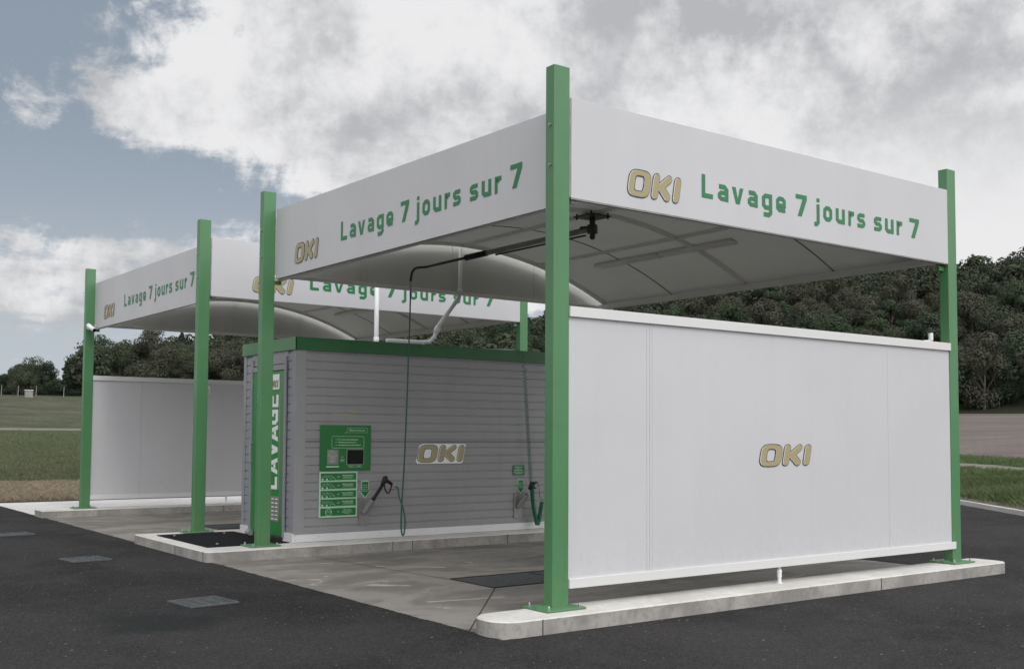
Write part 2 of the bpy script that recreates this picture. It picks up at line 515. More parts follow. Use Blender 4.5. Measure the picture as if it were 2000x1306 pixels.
class MB:
    """collects geometry into one mesh"""
    def __init__(self):
        self.v = []
        self.f = []

    def add(self, vs, fs):
        n = len(self.v)
        self.v += [tuple(x) for x in vs]
        self.f += [tuple(i + n for i in f) for f in fs]

    def box(self, a, b):
        x0, y0, z0 = a
        x1, y1, z1 = b
        self.add([(x0, y0, z0), (x1, y0, z0), (x1, y1, z0), (x0, y1, z0), (x0, y0, z1), (x1, y0, z1), (x1, y1, z1), (x0, y1, z1)],
                 [(0, 3, 2, 1), (4, 5, 6, 7), (0, 1, 5, 4), (1, 2, 6, 5), (2, 3, 7, 6), (3, 0, 4, 7)])

    def bbox(self, a, b, w=.004):
        """box with chamfered edges"""
        bm = bmesh.new()
        bmesh.ops.create_cube(bm, size=1)
        for v in bm.verts:
            v.co = Vector([(a[i] + b[i]) / 2 + v.co[i] * (b[i] - a[i]) for i in range(3)])
        bmesh.ops.bevel(bm, geom=bm.edges[:], offset=w, segments=2, affect='EDGES', profile=.5)
        bm.verts.index_update()
        self.add([v.co[:] for v in bm.verts], [[v.index for v in fc.verts] for fc in bm.faces])
        bm.free()

    def tube(self, pts, rad, n=10, cap=True):
        pts = [Vector(p) for p in pts]
        rads = rad if isinstance(rad, (list, tuple)) else [rad] * len(pts)
        t0 = (pts[1] - pts[0]).normalized()
        ref = Vector((0, 0, 1)) if abs(t0.z) < .9 else Vector((1, 0, 0))
        nrm = t0.cross(ref).normalized()
        vs = []
        for i, p in enumerate(pts):
            if i == 0:
                t = pts[1] - pts[0]
            elif i == len(pts) - 1:
                t = pts[-1] - pts[-2]
            else:
                t = (pts[i + 1] - p).normalized() + (p - pts[i - 1]).normalized()
            t.normalize()
            nrm = (nrm - t * nrm.dot(t)).normalized()
            bn = t.cross(nrm)
            for k in range(n):
                a = 2 * math.pi * k / n
                vs.append(p + (nrm * math.cos(a) + bn * math.sin(a)) * rads[i])
        fs = []
        for i in range(len(pts) - 1):
            for k in range(n):
                k2 = (k + 1) % n
                fs.append((i * n + k, i * n + k2, (i + 1) * n + k2, (i + 1) * n + k))
        if cap:
            fs.append(tuple(range(n - 1, -1, -1)))
            fs.append(tuple((len(pts) - 1) * n + k for k in range(n)))
        self.add(vs, fs)

    def cyl(self, c, r_, h, n=16, r2=None, axis=(0, 0, 1)):
        c = Vector(c)
        self.tube([c, c + Vector(axis) * h], [r_, r_ if r2 is None else r2], n)

    def dome(self, c, r_, h):
        vs, n = [], 10
        rows = 4
        for i in range(rows):
            a = (math.pi / 2) * i / rows
            for k in range(n):
                b = 2 * math.pi * k / n
                vs.append((c[0] + r_ * math.cos(a) * math.cos(b), c[1] + r_ * math.cos(a) * math.sin(b), c[2] + h * math.sin(a)))
        vs.append((c[0], c[1], c[2] + h))
        fs = []
        for i in range(rows - 1):
            for k in range(n):
                k2 = (k + 1) % n
                fs.append((i * n + k, i * n + k2, (i + 1) * n + k2, (i + 1) * n + k))
        for k in range(n):
            fs.append(((rows - 1) * n + k, (rows - 1) * n + (k + 1) % n, rows * n))
        self.add(vs, fs)

    def build(self, name, m, parent=None, smooth=False):
        me = bpy.data.meshes.new(name)
        me.from_pydata(self.v, [], self.f)
        me.update()
        if smooth:
            me.shade_smooth()
        return obj(name, me, m, parent)


def bez(pts, n=8):
    """Catmull-Rom through points"""
    P = [Vector(p) for p in pts]
    P = [2 * P[0] - P[1]] + P + [2 * P[-1] - P[-2]]
    o = []
    for i in range(1, len(P) - 2):
        for k in range(n):
            t = k / n
            a, b, c, d = P[i - 1], P[i], P[i + 1], P[i + 2]
            o.append(.5 * ((2 * b) + (c - a) * t + (2 * a - 5 * b + 4 * c - d) * t * t + (3 * b - 3 * c + d - a) * t ** 3))
    o.append(P[-2])
    return o


# ---- flat lettering: polygons in 2-D, laid on a plane
def ribbon(pts, w, closed=False):
    P = [Vector(p) for p in pts]
    n = len(P)
    L, Rr = [], []
    for i in range(n):
        if closed:
            a, b, c = P[i - 1], P[i], P[(i + 1) % n]
        else:
            a, b, c = P[max(i - 1, 0)], P[i], P[min(i + 1, n - 1)]
        d1 = (b - a) if (b - a).length > 1e-9 else (c - b)
        d2 = (c - b) if (c - b).length > 1e-9 else (b - a)
        d1.normalize()
        d2.normalize()
        n1_ = Vector((-d1.y, d1.x))
        n2_ = Vector((-d2.y, d2.x))
        mt = (n1_ + n2_).normalized()
        k = w / 2 / max(.3, mt.dot(n1_))
        L.append(b + mt * k)
        Rr.append(b - mt * k)
    q = []
    for i in range(n if closed else n - 1):
        j = (i + 1) % n
        q.append([Rr[i], Rr[j], L[j], L[i]])
    return q


def glyph(ch):
    w = .2
    G = {
        'L': (.65, [ribbon([(.1, 1), (.1, .1), (.65, .1)], w)]),
        'a': (.65, [ribbon([(.08, .62), (.42, .62), (.55, .5), (.55, 0)], w), ribbon([(.45, .36), (.2, .36), (.1, .28), (.1, .18), (.2, .1), (.45, .1)], w * .9)]),
        'v': (.68, [[[(0, .72), (.21, .72), (.34, .22), (.23, 0)], [(.34, .22), (.47, .72), (.68, .72), (.45, 0), (.23, 0)]]]),
        'g': (.65, [ribbon([(.55, .72), (.55, -.12), (.44, -.22), (.1, -.22)], w), ribbon([(.45, .62), (.22, .62), (.1, .52), (.1, .2), (.22, .1), (.45, .1)], w)]),
        'e': (.65, [ribbon([(.61, .1), (.22, .1), (.1, .2), (.1, .52), (.22, .62), (.43, .62), (.55, .52), (.55, .31), (.2, .31)], w * .95)]),
        '7': (.68, [[[(0, 1), (.68, 1), (.68, .8), (0, .8)], [(.42, .8), (.68, .8), (.36, 0), (.11, 0)]]]),
        'j': (.36, [ribbon([(.26, .72), (.26, -.13), (.16, -.22), (0, -.22)], w), [[(.16, .82), (.36, .82), (.36, 1.0), (.16, 1.0)]]]),
        'o': (.65, [ribbon([(.1, .2), (.22, .1), (.43, .1), (.55, .2), (.55, .52), (.43, .62), (.22, .62), (.1, .52)], w, True)]),
        'u': (.65, [ribbon([(.1, .72), (.1, .2), (.22, .1), (.45, .1)], w), ribbon([(.55, .72), (.55, 0)], w)]),
        'r': (.45, [ribbon([(.1, .72), (.1, 0)], w), ribbon([(.2, .47), (.28, .61), (.47, .61)], w)]),
        's': (.62, [ribbon([(.58, .62), (.2, .62), (.1, .55), (.1, .45), (.2, .36), (.43, .36), (.53, .27), (.53, .18), (.43, .1), (.02, .1)], w * .92)]),
        'A': (.9, [[[(0, 0), (.24, 0), (.58, 1), (.33, 1)], [(.67, 0), (.91, 0), (.58, 1), (.455, .63)], [(.27, .17), (.64, .17), (.575, .35), (.335, .35)]]]),
        'V': (.9, [[[(0, 1), (.24, 1), (.455, .37), (.33, 0)], [(.33, 0), (.455, .37), (.67, 1), (.91, 1), (.58, 0)]]]),
        'G': (.85, [ribbon([(.8, .88), (.25, .88), (.12, .75), (.12, .25), (.25, .12), (.73, .12), (.73, .48), (.45, .48)], .22)]),
        'E': (.75, [ribbon([(.75, .9), (.11, .9), (.11, .1), (.75, .1)], .2), ribbon([(.22, .5), (.68, .5)], .18)]),
    }
    adv, groups = G[ch]
    polys = []
    for g in groups:
        for q in g:
            polys.append([(p[0], p[1]) for p in q])
    return adv, polys


class Flat:
    """flat marks: 2-D polygons placed on a plane (origin, u, v, normal)"""
    def __init__(self, o, ud, vd, nd):
        self.o, self.u, self.v, self.n = Vector(o), Vector(ud), Vector(vd), Vector(nd)
        self.mb = MB()

    def poly(self, pts, h=0.0):
        vs = [self.o + self.u * p[0] + self.v * p[1] + self.n * h for p in pts]
        # face the normal
        a = Vector((0, 0, 0))
        for i in range(len(vs)):
            a += (vs[i] - vs[0]).cross(vs[(i + 1) % len(vs)] - vs[0])
        idx = list(range(len(vs)))
        if a.dot(self.n) < 0:
            idx.reverse()
        self.mb.add(vs, [idx])

    def polys(self, ps, h=0.0):
        for p in ps:
            self.poly(p, h)

    def line(self, pts, w, closed=False, h=0.0):
        self.polys([[tuple(v) for v in q] for q in ribbon(pts, w, closed)], h)

    def rect(self, x0, y0, x1, y1, h=0.0):
        self.poly([(x0, y0), (x1, y0), (x1, y1), (x0, y1)], h)

    def glyph(self, ch, x, y, w, hgt, h=0.0, vscale=None):
        adv, ps = glyph(ch)
        for k, p in enumerate(ps):
            self.poly([(x + q[0] / adv * w, y + q[1] * hgt) for q in p], h)

    def build(self, name, m, parent=None):
        return self.mb.build(name, m, parent)


LAV = [('L', 1.707, 1.851), ('a', 1.916, 2.058), ('v', 2.108, 2.263), ('a', 2.322, 2.462), ('g', 2.524, 2.668), ('e', 2.726, 2.868),
       ('7', 3.018, 3.184), ('j', 3.301, 3.382), ('o', 3.443, 3.581), ('u', 3.641, 3.786), ('r', 3.846, 3.936), ('s', 3.992, 4.125),
       ('s', 4.276, 4.413), ('u', 4.471, 4.621), ('r', 4.676, 4.773), ('7', 4.912, 5.086)]


def lavage(o, ud, nd, parent, shift=0.0):
    F = Flat(o, ud, (0, 0, 1), nd)
    for ch, a, b in LAV:
        F.glyph(ch, a + shift, 0, b - a, .213)
    return F.build('lettering', 'lgreen', parent)


def capsule(a, b, r_, n=9):
    a, b = Vector(a), Vector(b)
    ang = math.atan2((b - a).y, (b - a).x)
    pts = []
    for k in range(n + 1):
        t = ang - math.pi / 2 + math.pi * k / n
        pts.append((b.x + r_ * math.cos(t), b.y + r_ * math.sin(t)))
    for k in range(n + 1):
        t = ang + math.pi / 2 + math.pi * k / n
        pts.append((a.x + r_ * math.cos(t), a.y + r_ * math.sin(t)))
    return pts


def sup(cx, cy, a, b, e=3.4, n=36):
    o = []
    for k in range(n):
        t = 2 * math.pi * k / n
        c, s = math.cos(t), math.sin(t)
        o.append((cx + a * abs(c) ** (2 / e) * (1 if c >= 0 else -1), cy + b * abs(s) ** (2 / e) * (1 if s >= 0 else -1)))
    return o


def oki(o, ud, vd, nd, wdt, parent, hs=1.0, grow=0.0):
    """gold OKI word with black outline; wdt = overall width"""
    s = wdt / 2.75
    sh = .17

    def T(pts):
        return [((p[0] + p[1] * sh) * s, p[1] * s * hs) for p in pts]
    layers = [('outline', 'ink', .028, 0.0, .0012), ('highlight', 'card', -.012, 0.0, .0022), ('lettering', 'gold', -.016, .022, .0032)]
    if grow:
        F = Flat(o, ud, vd, nd)
        F.poly([(x * s, y * s * hs) for x, y in [(-.09, .0), (.02, -.11), (2.62, -.11), (2.72, 0), (2.90, 1.04), (2.82, 1.10), (.32, 1.10), (.10, 1.0)]], .0006)
        F.build('backing', 'card', parent)
    for nm, mt, off, dx_, h in layers:
        F = Flat(o, ud, vd, nd)
        # O
        oo = sup(.52 + dx_, .5, .56 + off, .52 + off)
        ii = sup(.52 + dx_ * .3, .5, .235 - off, .30 - off, 4.5)
        n = len(oo)
        for k in range(n):
            k2 = (k + 1) % n
            F.poly(T([oo[k], oo[k2], ii[k2], ii[k]]), h)
        # K
        r_ = .165 + off
        F.poly(T(capsule((1.36 + dx_, .17), (1.36 + dx_, .85), r_)), h)
        F.poly(T(capsule((1.60 + dx_, .50), (2.02 + dx_, .87), r_ * .9)), h + .0002)
        F.poly(T(capsule((1.62 + dx_, .52), (2.02 + dx_, .16), r_ * .95)), h + .0004)
        # I
        F.poly(T(capsule((2.50 + dx_, .17), (2.50 + dx_, .85), r_)), h)
        F.build(nm, mt, parent)


def text_mesh(txt, size, o, ud, vd, nd, m, parent, name='lettering', width=None, align='LEFT'):
    cu = bpy.data.curves.new('t', 'FONT')
    cu.body = txt
    cu.size = size
    cu.align_x = align
    to = bpy.data.objects.new('t', cu)
    C.objects.link(to)
    dg = bpy.context.evaluated_depsgraph_get()
    me = bpy.data.meshes.new_from_object(to.evaluated_get(dg))
    bpy.data.objects.remove(to)
    bpy.data.curves.remove(cu)
    xs = [v.co.x for v in me.vertices]
    k = 1.0 if width is None else width / (max(xs) - min(xs))
    o, ud, vd = Vector(o), Vector(ud), Vector(vd)
    for v in me.vertices:
        v.co = o + ud * v.co.x * k + vd * v.co.y
    me.materials.clear()
    me.name = name
    return obj(name, me, m, parent)


# ------------------------------------------------------------------ terrain
A0 = math.degrees(YAW)


def az_of_px(x):
    return A0 - math.degrees(math.atan((x - 1000) / 2102.3))


def ray_line(a, p, q):
    """distance from the camera along azimuth a (deg) to the line p-q"""
    d = Vector((math.cos(R(a)), math.sin(R(a))))
    p, q = Vector(p), Vector(q)
    e = q - p
    den = d.x * e.y - d.y * e.x
    if abs(den) < 1e-6:
        return 1e6
    w = p - Vector((CAM.x, CAM.y))
    return (w.x * e.y - w.y * e.x) / den


CREST = [(-900, 745), (-300, 738), (0, 724), (150, 712), (200, 705), (330, 690), (420, 675), (450, 655), (700, 632), (1045, 606), (1120, 588), (1500, 524), (1900, 515), (2200, 508), (2900, 500)]


def lerp_tab(tab, x):
    if x <= tab[0][0]:
        return tab[0][1]
    for (a, b), (c, d) in zip(tab, tab[1:]):
        if x <= c:
            return b + (d - b) * (x - a) / (c - a)
    return tab[-1][1]


def sst(t):
    t = max(0, min(1, t))
    return t * t * (3 - 2 * t)


def profile(a):
    """breakpoints (distance, height) for azimuth a in degrees"""
    a = (a + 180) % 360 - 180
    ac = max(-5, min(115, a))
    px = 1000 - 2102.3 * math.tan(R(max(-30, min(50, ac - A0)))) if abs(ac - A0) < 60 else (-900 if ac > A0 else 2900)
    elv = (849 - lerp_tab(CREST, px)) / 2102.3
    cl = lambda v, lo, hi: max(lo, min(hi, v if v > 0 else hi))
    dk = cl(ray_line(a, (17.176, 6.819), (15.018, 4.225)), 9, 34)
    pb = cl(ray_line(a, (26.673, 12.507), (24.823, 9.47)), dk + 3, 45)
    pt = cl(ray_line(a, (32.584, 16.052), (28.972, 11.693)), pb + 1.5, 53)
    qq = cl(ray_line(a, (42.264, 21.857), (38.086, 16.576)), pt + 4, 70)
    right = [(1.0, -.2), (dk + .04, -.2), (dk + .13, -.045), (dk + 1.0, .03), (pb, .40), (pt, .42), (qq, .5), (132, 4.05), (250, 1.38 + 250 * elv - 8.0), (420, 1.38 + 250 * elv - 12), (2500, 30)]
    s = max(.35, math.sin(R(ac)))
    e = (18.6 + 6.73) / s
    left = [(1.0, -.2), (e - .05, -.2), (e, -.14), (e + .3, -.14), ((27.2 + 6.73) / s, -.14), (70, 1.52), (72.2, 1.65), (180, 6.9), (240, min(1.38 + 240 * elv - 6.0, 30)), (420, 8), (2500, 8)]
    t = sst((ac - 58) / 8)
    if ac > 58:
        pass
    o = []
    for (d1, z1), (d2, z2) in zip(right, left):
        o.append((d1 + (d2 - d1) * t, z1 + (z2 - z1) * t))
    # behind the camera: plain flat land
    if a > 115 or a < -5:
        k = sst((min(abs(a - 115), abs(a + 5), 30)) / 30)
        o = [(d, z + (min(z, -.12) - z) * k) if i < 7 else (d, z * (1 - .85 * k)) for i, (d, z) in enumerate(o)]
    for i in range(1, len(o)):
        if o[i][0] <= o[i - 1][0]:
            o[i] = (o[i - 1][0] + .02, o[i][1])
    return o


def ground_z(x, y):
    dx_, dy_ = x - CAM.x, y - CAM.y
    return lerp_tab(profile(math.degrees(math.atan2(dy_, dx_))), math.hypot(dx_, dy_))


azs = []
a = -180.0
while a < 180:
    azs.append(a)
    a += .5 if 20 < a < 84 else 3.0
SUBS = [1, 1, 1, 2, 3, 2, 3, 10, 10, 3]
tv, tf, tm = [], [], []
cols = []
rndt = random.Random(3)
from mathutils import noise as mnoise
for a in azs:
    pr = profile(a)
    row = []
    for i in range(len(pr) - 1):
        for k in range(SUBS[i]):
            t = k / SUBS[i]
            row.append((pr[i][0] + (pr[i + 1][0] - pr[i][0]) * t, pr[i][1] + (pr[i + 1][1] - pr[i][1]) * t, i))
    row.append((pr[-1][0], pr[-1][1], len(pr) - 1))
    cols.append(row)
NR = len(cols[0])
for ai, a in enumerate(azs):
    for d, z, i in cols[ai]:
        x, y = CAM.x + d * math.cos(R(a)), CAM.y + d * math.sin(R(a))
        if i >= 3:
            amp = min(.08 + .0022 * d, 1.6) * (0.35 if i < 8 else 1)
            z += amp * mnoise.noise(Vector((x * .05, y * .05, 2))) if d > 45 else .03 * mnoise.noise(Vector((x * .8, y * .8, 2)))
        tv.append((x, y, z))
NA = len(azs)
# band -> material slot, right half and left half
SLOT_R = [0, 0, 5, 5, 6, 3, 6, 7, 8, 8]
SLOT_R = [0, 0, 5, 6, 3, 6, 7, 8, 8, 8]
SLOT_L = [0, 0, 1, 1, 2, 3, 4, 8, 8, 8]
for ai in range(NA):
    aj = (ai + 1) % NA
    for k in range(NR - 1):
        tf.append((ai * NR + k, ai * NR + k + 1, aj * NR + k + 1, aj * NR + k))
        b = cols[ai][k][2]
        tm.append((SLOT_L if azs[ai] > 60 or azs[ai] < -60 else SLOT_R)[b])
tv.append((CAM.x, CAM.y, -.2))
for ai in range(NA):
    tf.append((len(tv) - 1, ai * NR, ((ai + 1) % NA) * NR))
    tm.append(0)
me = bpy.data.meshes.new('ground')
me.from_pydata(tv, [], tf)
for k in ('g_under', 'g_straw', 'g_grass', 'g_path', 'g_rough', 'g_verge', 'g_bank', 'g_plough', 'g_wood'):
    me.materials.append(M[k])
me.polygons.foreach_set('material_index', tm)
me.update()
structure(obj('ground', me))


# ---- flat sheets
def sheet(name, outer, holes, z, m, thick=0.0):
    loops = [[Vector((x, y, 0)) for x, y in outer]] + [[Vector((x, y, 0)) for x, y in h] for h in holes]
    flat = [p for l in loops for p in l]
    tris = tessellate_polygon(loops)
    fs = []
    for t in tris:
        A, B, D = (flat[i] for i in t)
        fs.append(t if (B - A).cross(D - A).z > 0 else t[::-1])
    me = bpy.data.meshes.new(name)
    me.from_pydata([(p.x, p.y, z) for p in flat], [], fs)
    me.update()
    return structure(obj(name, me, m))


rj = random.Random(5)


def jag(p, q, step, amp):
    p, q = Vector(p), Vector(q)
    n = max(2, int((q - p).length / step))
    t = (q - p).normalized()
    nn = Vector((-t.y, t.x))
    o = []
    low = 0
    for i in range(n):
        low = low * .85 + rj.uniform(-1, 1) * .4
        o.append(tuple(p + (q - p) * i / n + nn * (amp * (low + rj.uniform(-.6, .6)))))
    return o


GZ = -.130
outer = [(-16, 18.62), (-16, -30), (-14, -32), (-8.5, -24.3), (15.018, 4.225), (16.205, 5.668), (17.176, 6.819), (19.5, 10.2), (22, 16), (22, 30), (7.5, 30), (7.5, 18.6)]
outer = [(-30, 18.62), (-30, -30), (-15, -31.8), (15.018, 4.225), (16.205, 5.668), (17.176, 6.819), (20.5, 11.4), (22, 16), (22, 30), (7.5, 30), (7.5, 18.62)]
hole = jag((-.655, -.255), (6.11, -.255), .035, .008) + jag((6.11, -.255), (6.11, 18.3), .08, .01) + jag((6.11, 18.3), (-.66, 18.3), .2, .01) + jag((-.66, 18.3), (-.66, -.255), .03, .011)
sheet('asphalt', outer, [hole], GZ + .006, 'asphalt')
sheet('concrete_slab', [(-.9, -.5), (6.3, -.5), (6.3, 13.9), (-.9, 13.9)], [], GZ, 'slab')
sheet('pavement', [(-1.05, 13.9), (7.2, 13.9), (7.2, 18.62), (-1.25, 18.62)], [], GZ + .0, 'pave')
# slab joints, sunk dark lines
mb = MB()
for (x0, y0, x1, y1) in [(.87, 2.0, -.66, .2), (.86, 2.79, .6, 5.5), (2.9, 2.03, 6.1, 2.03), (2.2, 9.7, 6.1, 9.7)]:
    p, q_ = Vector((x0, y0, 0)), Vector((x1, y1, 0))
    t = (q_ - p).normalized()
    nn = Vector((-t.y, t.x, 0)) * .005
    z = Vector((0, 0, GZ + .003))
    mb.add([p + nn + z, q_ + nn + z, q_ - nn + z, p - nn + z], [(3, 2, 1, 0)])
structure(mb.build('slab_joint', 'pit'))


def rounded(x0, y0, x1, y1, rs, n=7):
    """rs: radii for (x0,y0),(x1,y0),(x1,y1),(x0,y1)"""
    cs = [(x0, y0, 180), (x1, y0, 270), (x1, y1, 0), (x0, y1, 90)]
    o = []
    for (x, y, st), r_ in zip(cs, rs):
        cx = x + r_ if x == x0 else x - r_
        cy = y + r_ if y == y0 else y - r_
        for k in range(n + 1):
            t = R(st + 90 * k / n)
            o.append((cx + r_ * math.cos(t), cy + r_ * math.sin(t)))
    return o


def island(name, outline, joints):
    """raised concrete kerb with a chamfered nose, dark casting joints"""
    n = len(outline)
    P = [Vector(p) for p in outline]
    ctr = sum(P, Vector((0, 0))) / n
    ins = []
    for i in range(n):
        a_, b_, c_ = P[i - 1], P[i], P[(i + 1) % n]
        d1, d2 = (b_ - a_), (c_ - b_)
        d1 = d1.normalized() if d1.length > 1e-6 else d2.normalized()
        d2 = d2.normalized() if d2.length > 1e-6 else d1
        nn = (Vector((-d1.y, d1.x)) + Vector((-d2.y, d2.x))).normalized()
        ins.append(b_ + nn * .012)
    vs = [(p.x, p.y, GZ - .07) for p in P] + [(p.x, p.y, -.010) for p in P] + [(p.x, p.y, 0) for p in ins]
    fs = []
    for i in range(n):
        j = (i + 1) % n
        fs += [(i, j, n + j, n + i), (n + i, n + j, 2 * n + j, 2 * n + i)]
    fs.append(tuple(2 * n + i for i in range(n)))
    me = bpy.data.meshes.new(name)
    me.from_pydata(vs, [], fs)
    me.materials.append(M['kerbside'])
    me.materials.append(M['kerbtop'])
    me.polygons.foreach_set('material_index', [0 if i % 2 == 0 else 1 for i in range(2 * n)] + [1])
    me.update()
    o = structure(obj(name, me))
    for k, (x, y, nx, ny) in enumerate(joints):
        b = MB()
        hx, hy = (.003, .002) if ny else (.002, .003)
        b.box((x - hx + nx * .0015, y - hy + ny * .0015, GZ), (x + hx + nx * .0015, y + hy + ny * .0015, -.006))
        b.build('joint', 'pit', o)
    return o


island('kerb_island', rounded(-.69, -.262, 6.33, .195, (.20, .12, .12, .2)), [(-.30, -.262, 0, -1), (3.95, -.262, 0, -1)])
island('kerb_island', rounded(-.735, 5.52, 6.3, 8.24, (.10, .1, .1, .03)), [(1.75, 5.52, 0, -1), (2.05, 5.52, 0, -1), (3.6, 5.52, 0, -1), (-.735, 5.64, -1, 0), (-.735, 6.6, -1, 0)])
island('kerb_island', rounded(-.72, 13.50, 6.3, 14.05, (.02, .1, .1, .02)), [(2.6, 13.5, 0, -1)])

# kerb of the yard on the right
kp = bez([(-15, -31.8, 0), (0, -13.8, 0), (10.0, -1.8, 0), (15.018, 4.225, 0), (16.205, 5.668, 0), (17.176, 6.819, 0), (20.5, 11.4, 0), (22, 16, 0), (22, 30, 0)], 6)
L_, R_ = [], []
for i, p in enumerate(kp):
    t = (kp[min(i + 1, len(kp) - 1)] - kp[max(i - 1, 0)]).normalized()
    nn = Vector((t.y, -t.x, 0))
    L_.append(p - nn * .0)
    R_.append(p + nn * .14)
vs, fs = [], []
for i in range(len(kp)):
    vs += [(L_[i].x, L_[i].y, -.2), (L_[i].x, L_[i].y, -.03), (R_[i].x, R_[i].y, -.03), (R_[i].x, R_[i].y, -.2)]
for i in range(len(kp) - 1):
    for k in range(3):
        fs.append((i * 4 + k, i * 4 + k + 1, i * 4 + 4 + k + 1, i * 4 + 4 + k))
me = bpy.data.meshes.new('kerb')
me.from_pydata(vs, [], fs)
me.update()
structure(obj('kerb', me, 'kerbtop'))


# ------------------------------------------------------------------ wash station
H = 4.4
SX, SY = .1652, .1117
LX = 5.6476
CB = 5.7831


def post(parent, x, y, brk=None):
    b = MB()
    b.bbox((x, y, .012), (x + SX, y + SY, H), .007)
    p = b.build('post', 'green', parent)
    b = MB()
    b.bbox((x - .13, y - .105, 0.002), (x + SX + .10, y + SY + .115, .019), .004)
    # slotted gusset ridges on the plate
    b.box((x - .128, y + SY * .3, .019), (x, y + SY * .7, .031))
    b.box((x + SX, y + SY * .3, .019), (x + SX + .06, y + SY * .7, .026))
    b.build('base_plate', 'green', p)
    for ux in (x - .085, x + SX + .06):
        for uy in (y - .065, y + SY + .075):
            b = MB()
            b.cyl((ux, uy, .019), .017, .004, 12)
            b.cyl((ux, uy, .023), .0115, .012, 6)
            b.dome((ux, uy, .035), .0105, .014)
            b.build('anchor_bolt', 'steel', p, smooth=False)
    for z in (3.905, 3.575):
        b = MB()
        b.cyl((x - .002, y + SY * .42, z), .013, .008, 8, axis=(-1, 0, 0))
        b.cyl((x - .010, y + SY * .42, z), .007, .010, 6, axis=(-1, 0, 0))
        b.build('bolt', 'steel', p)
    return p


X0V, X1V = .27, 5.60
ZE, ZR = 3.405, .64


def vz(x):
    """height of the vaulted roof lining at x"""
    c = (X0V + X1V) / 2
    h = (X1V - X0V) / 2
    rad = (h * h + ZR * ZR) / (2 * ZR)
    return ZE + math.sqrt(max(0, rad * rad - (x - c) ** 2)) - (rad - ZR)


def arc_box(mb, y0, y1, d0, d1, n=40, xa=X0V, xb=X1V):
    """arched bar between y0..y1, d0..d1 below the lining"""
    vs, fs = [], []
    for i in range(n + 1):
        x = xa + (xb - xa) * i / n
        z = vz(x)
        vs += [(x, y0, z - d0), (x, y1, z - d0), (x, y1, z - d1), (x, y0, z - d1)]
    for i in range(n):
        for k in range(4):
            k2 = (k + 1) % 4
            fs.append((i * 4 + k, i * 4 + k2, i * 4 + 4 + k2, i * 4 + 4 + k))
    fs += [(3, 2, 1, 0), tuple(n * 4 + k for k in range(4))]
    mb.add(vs, fs)


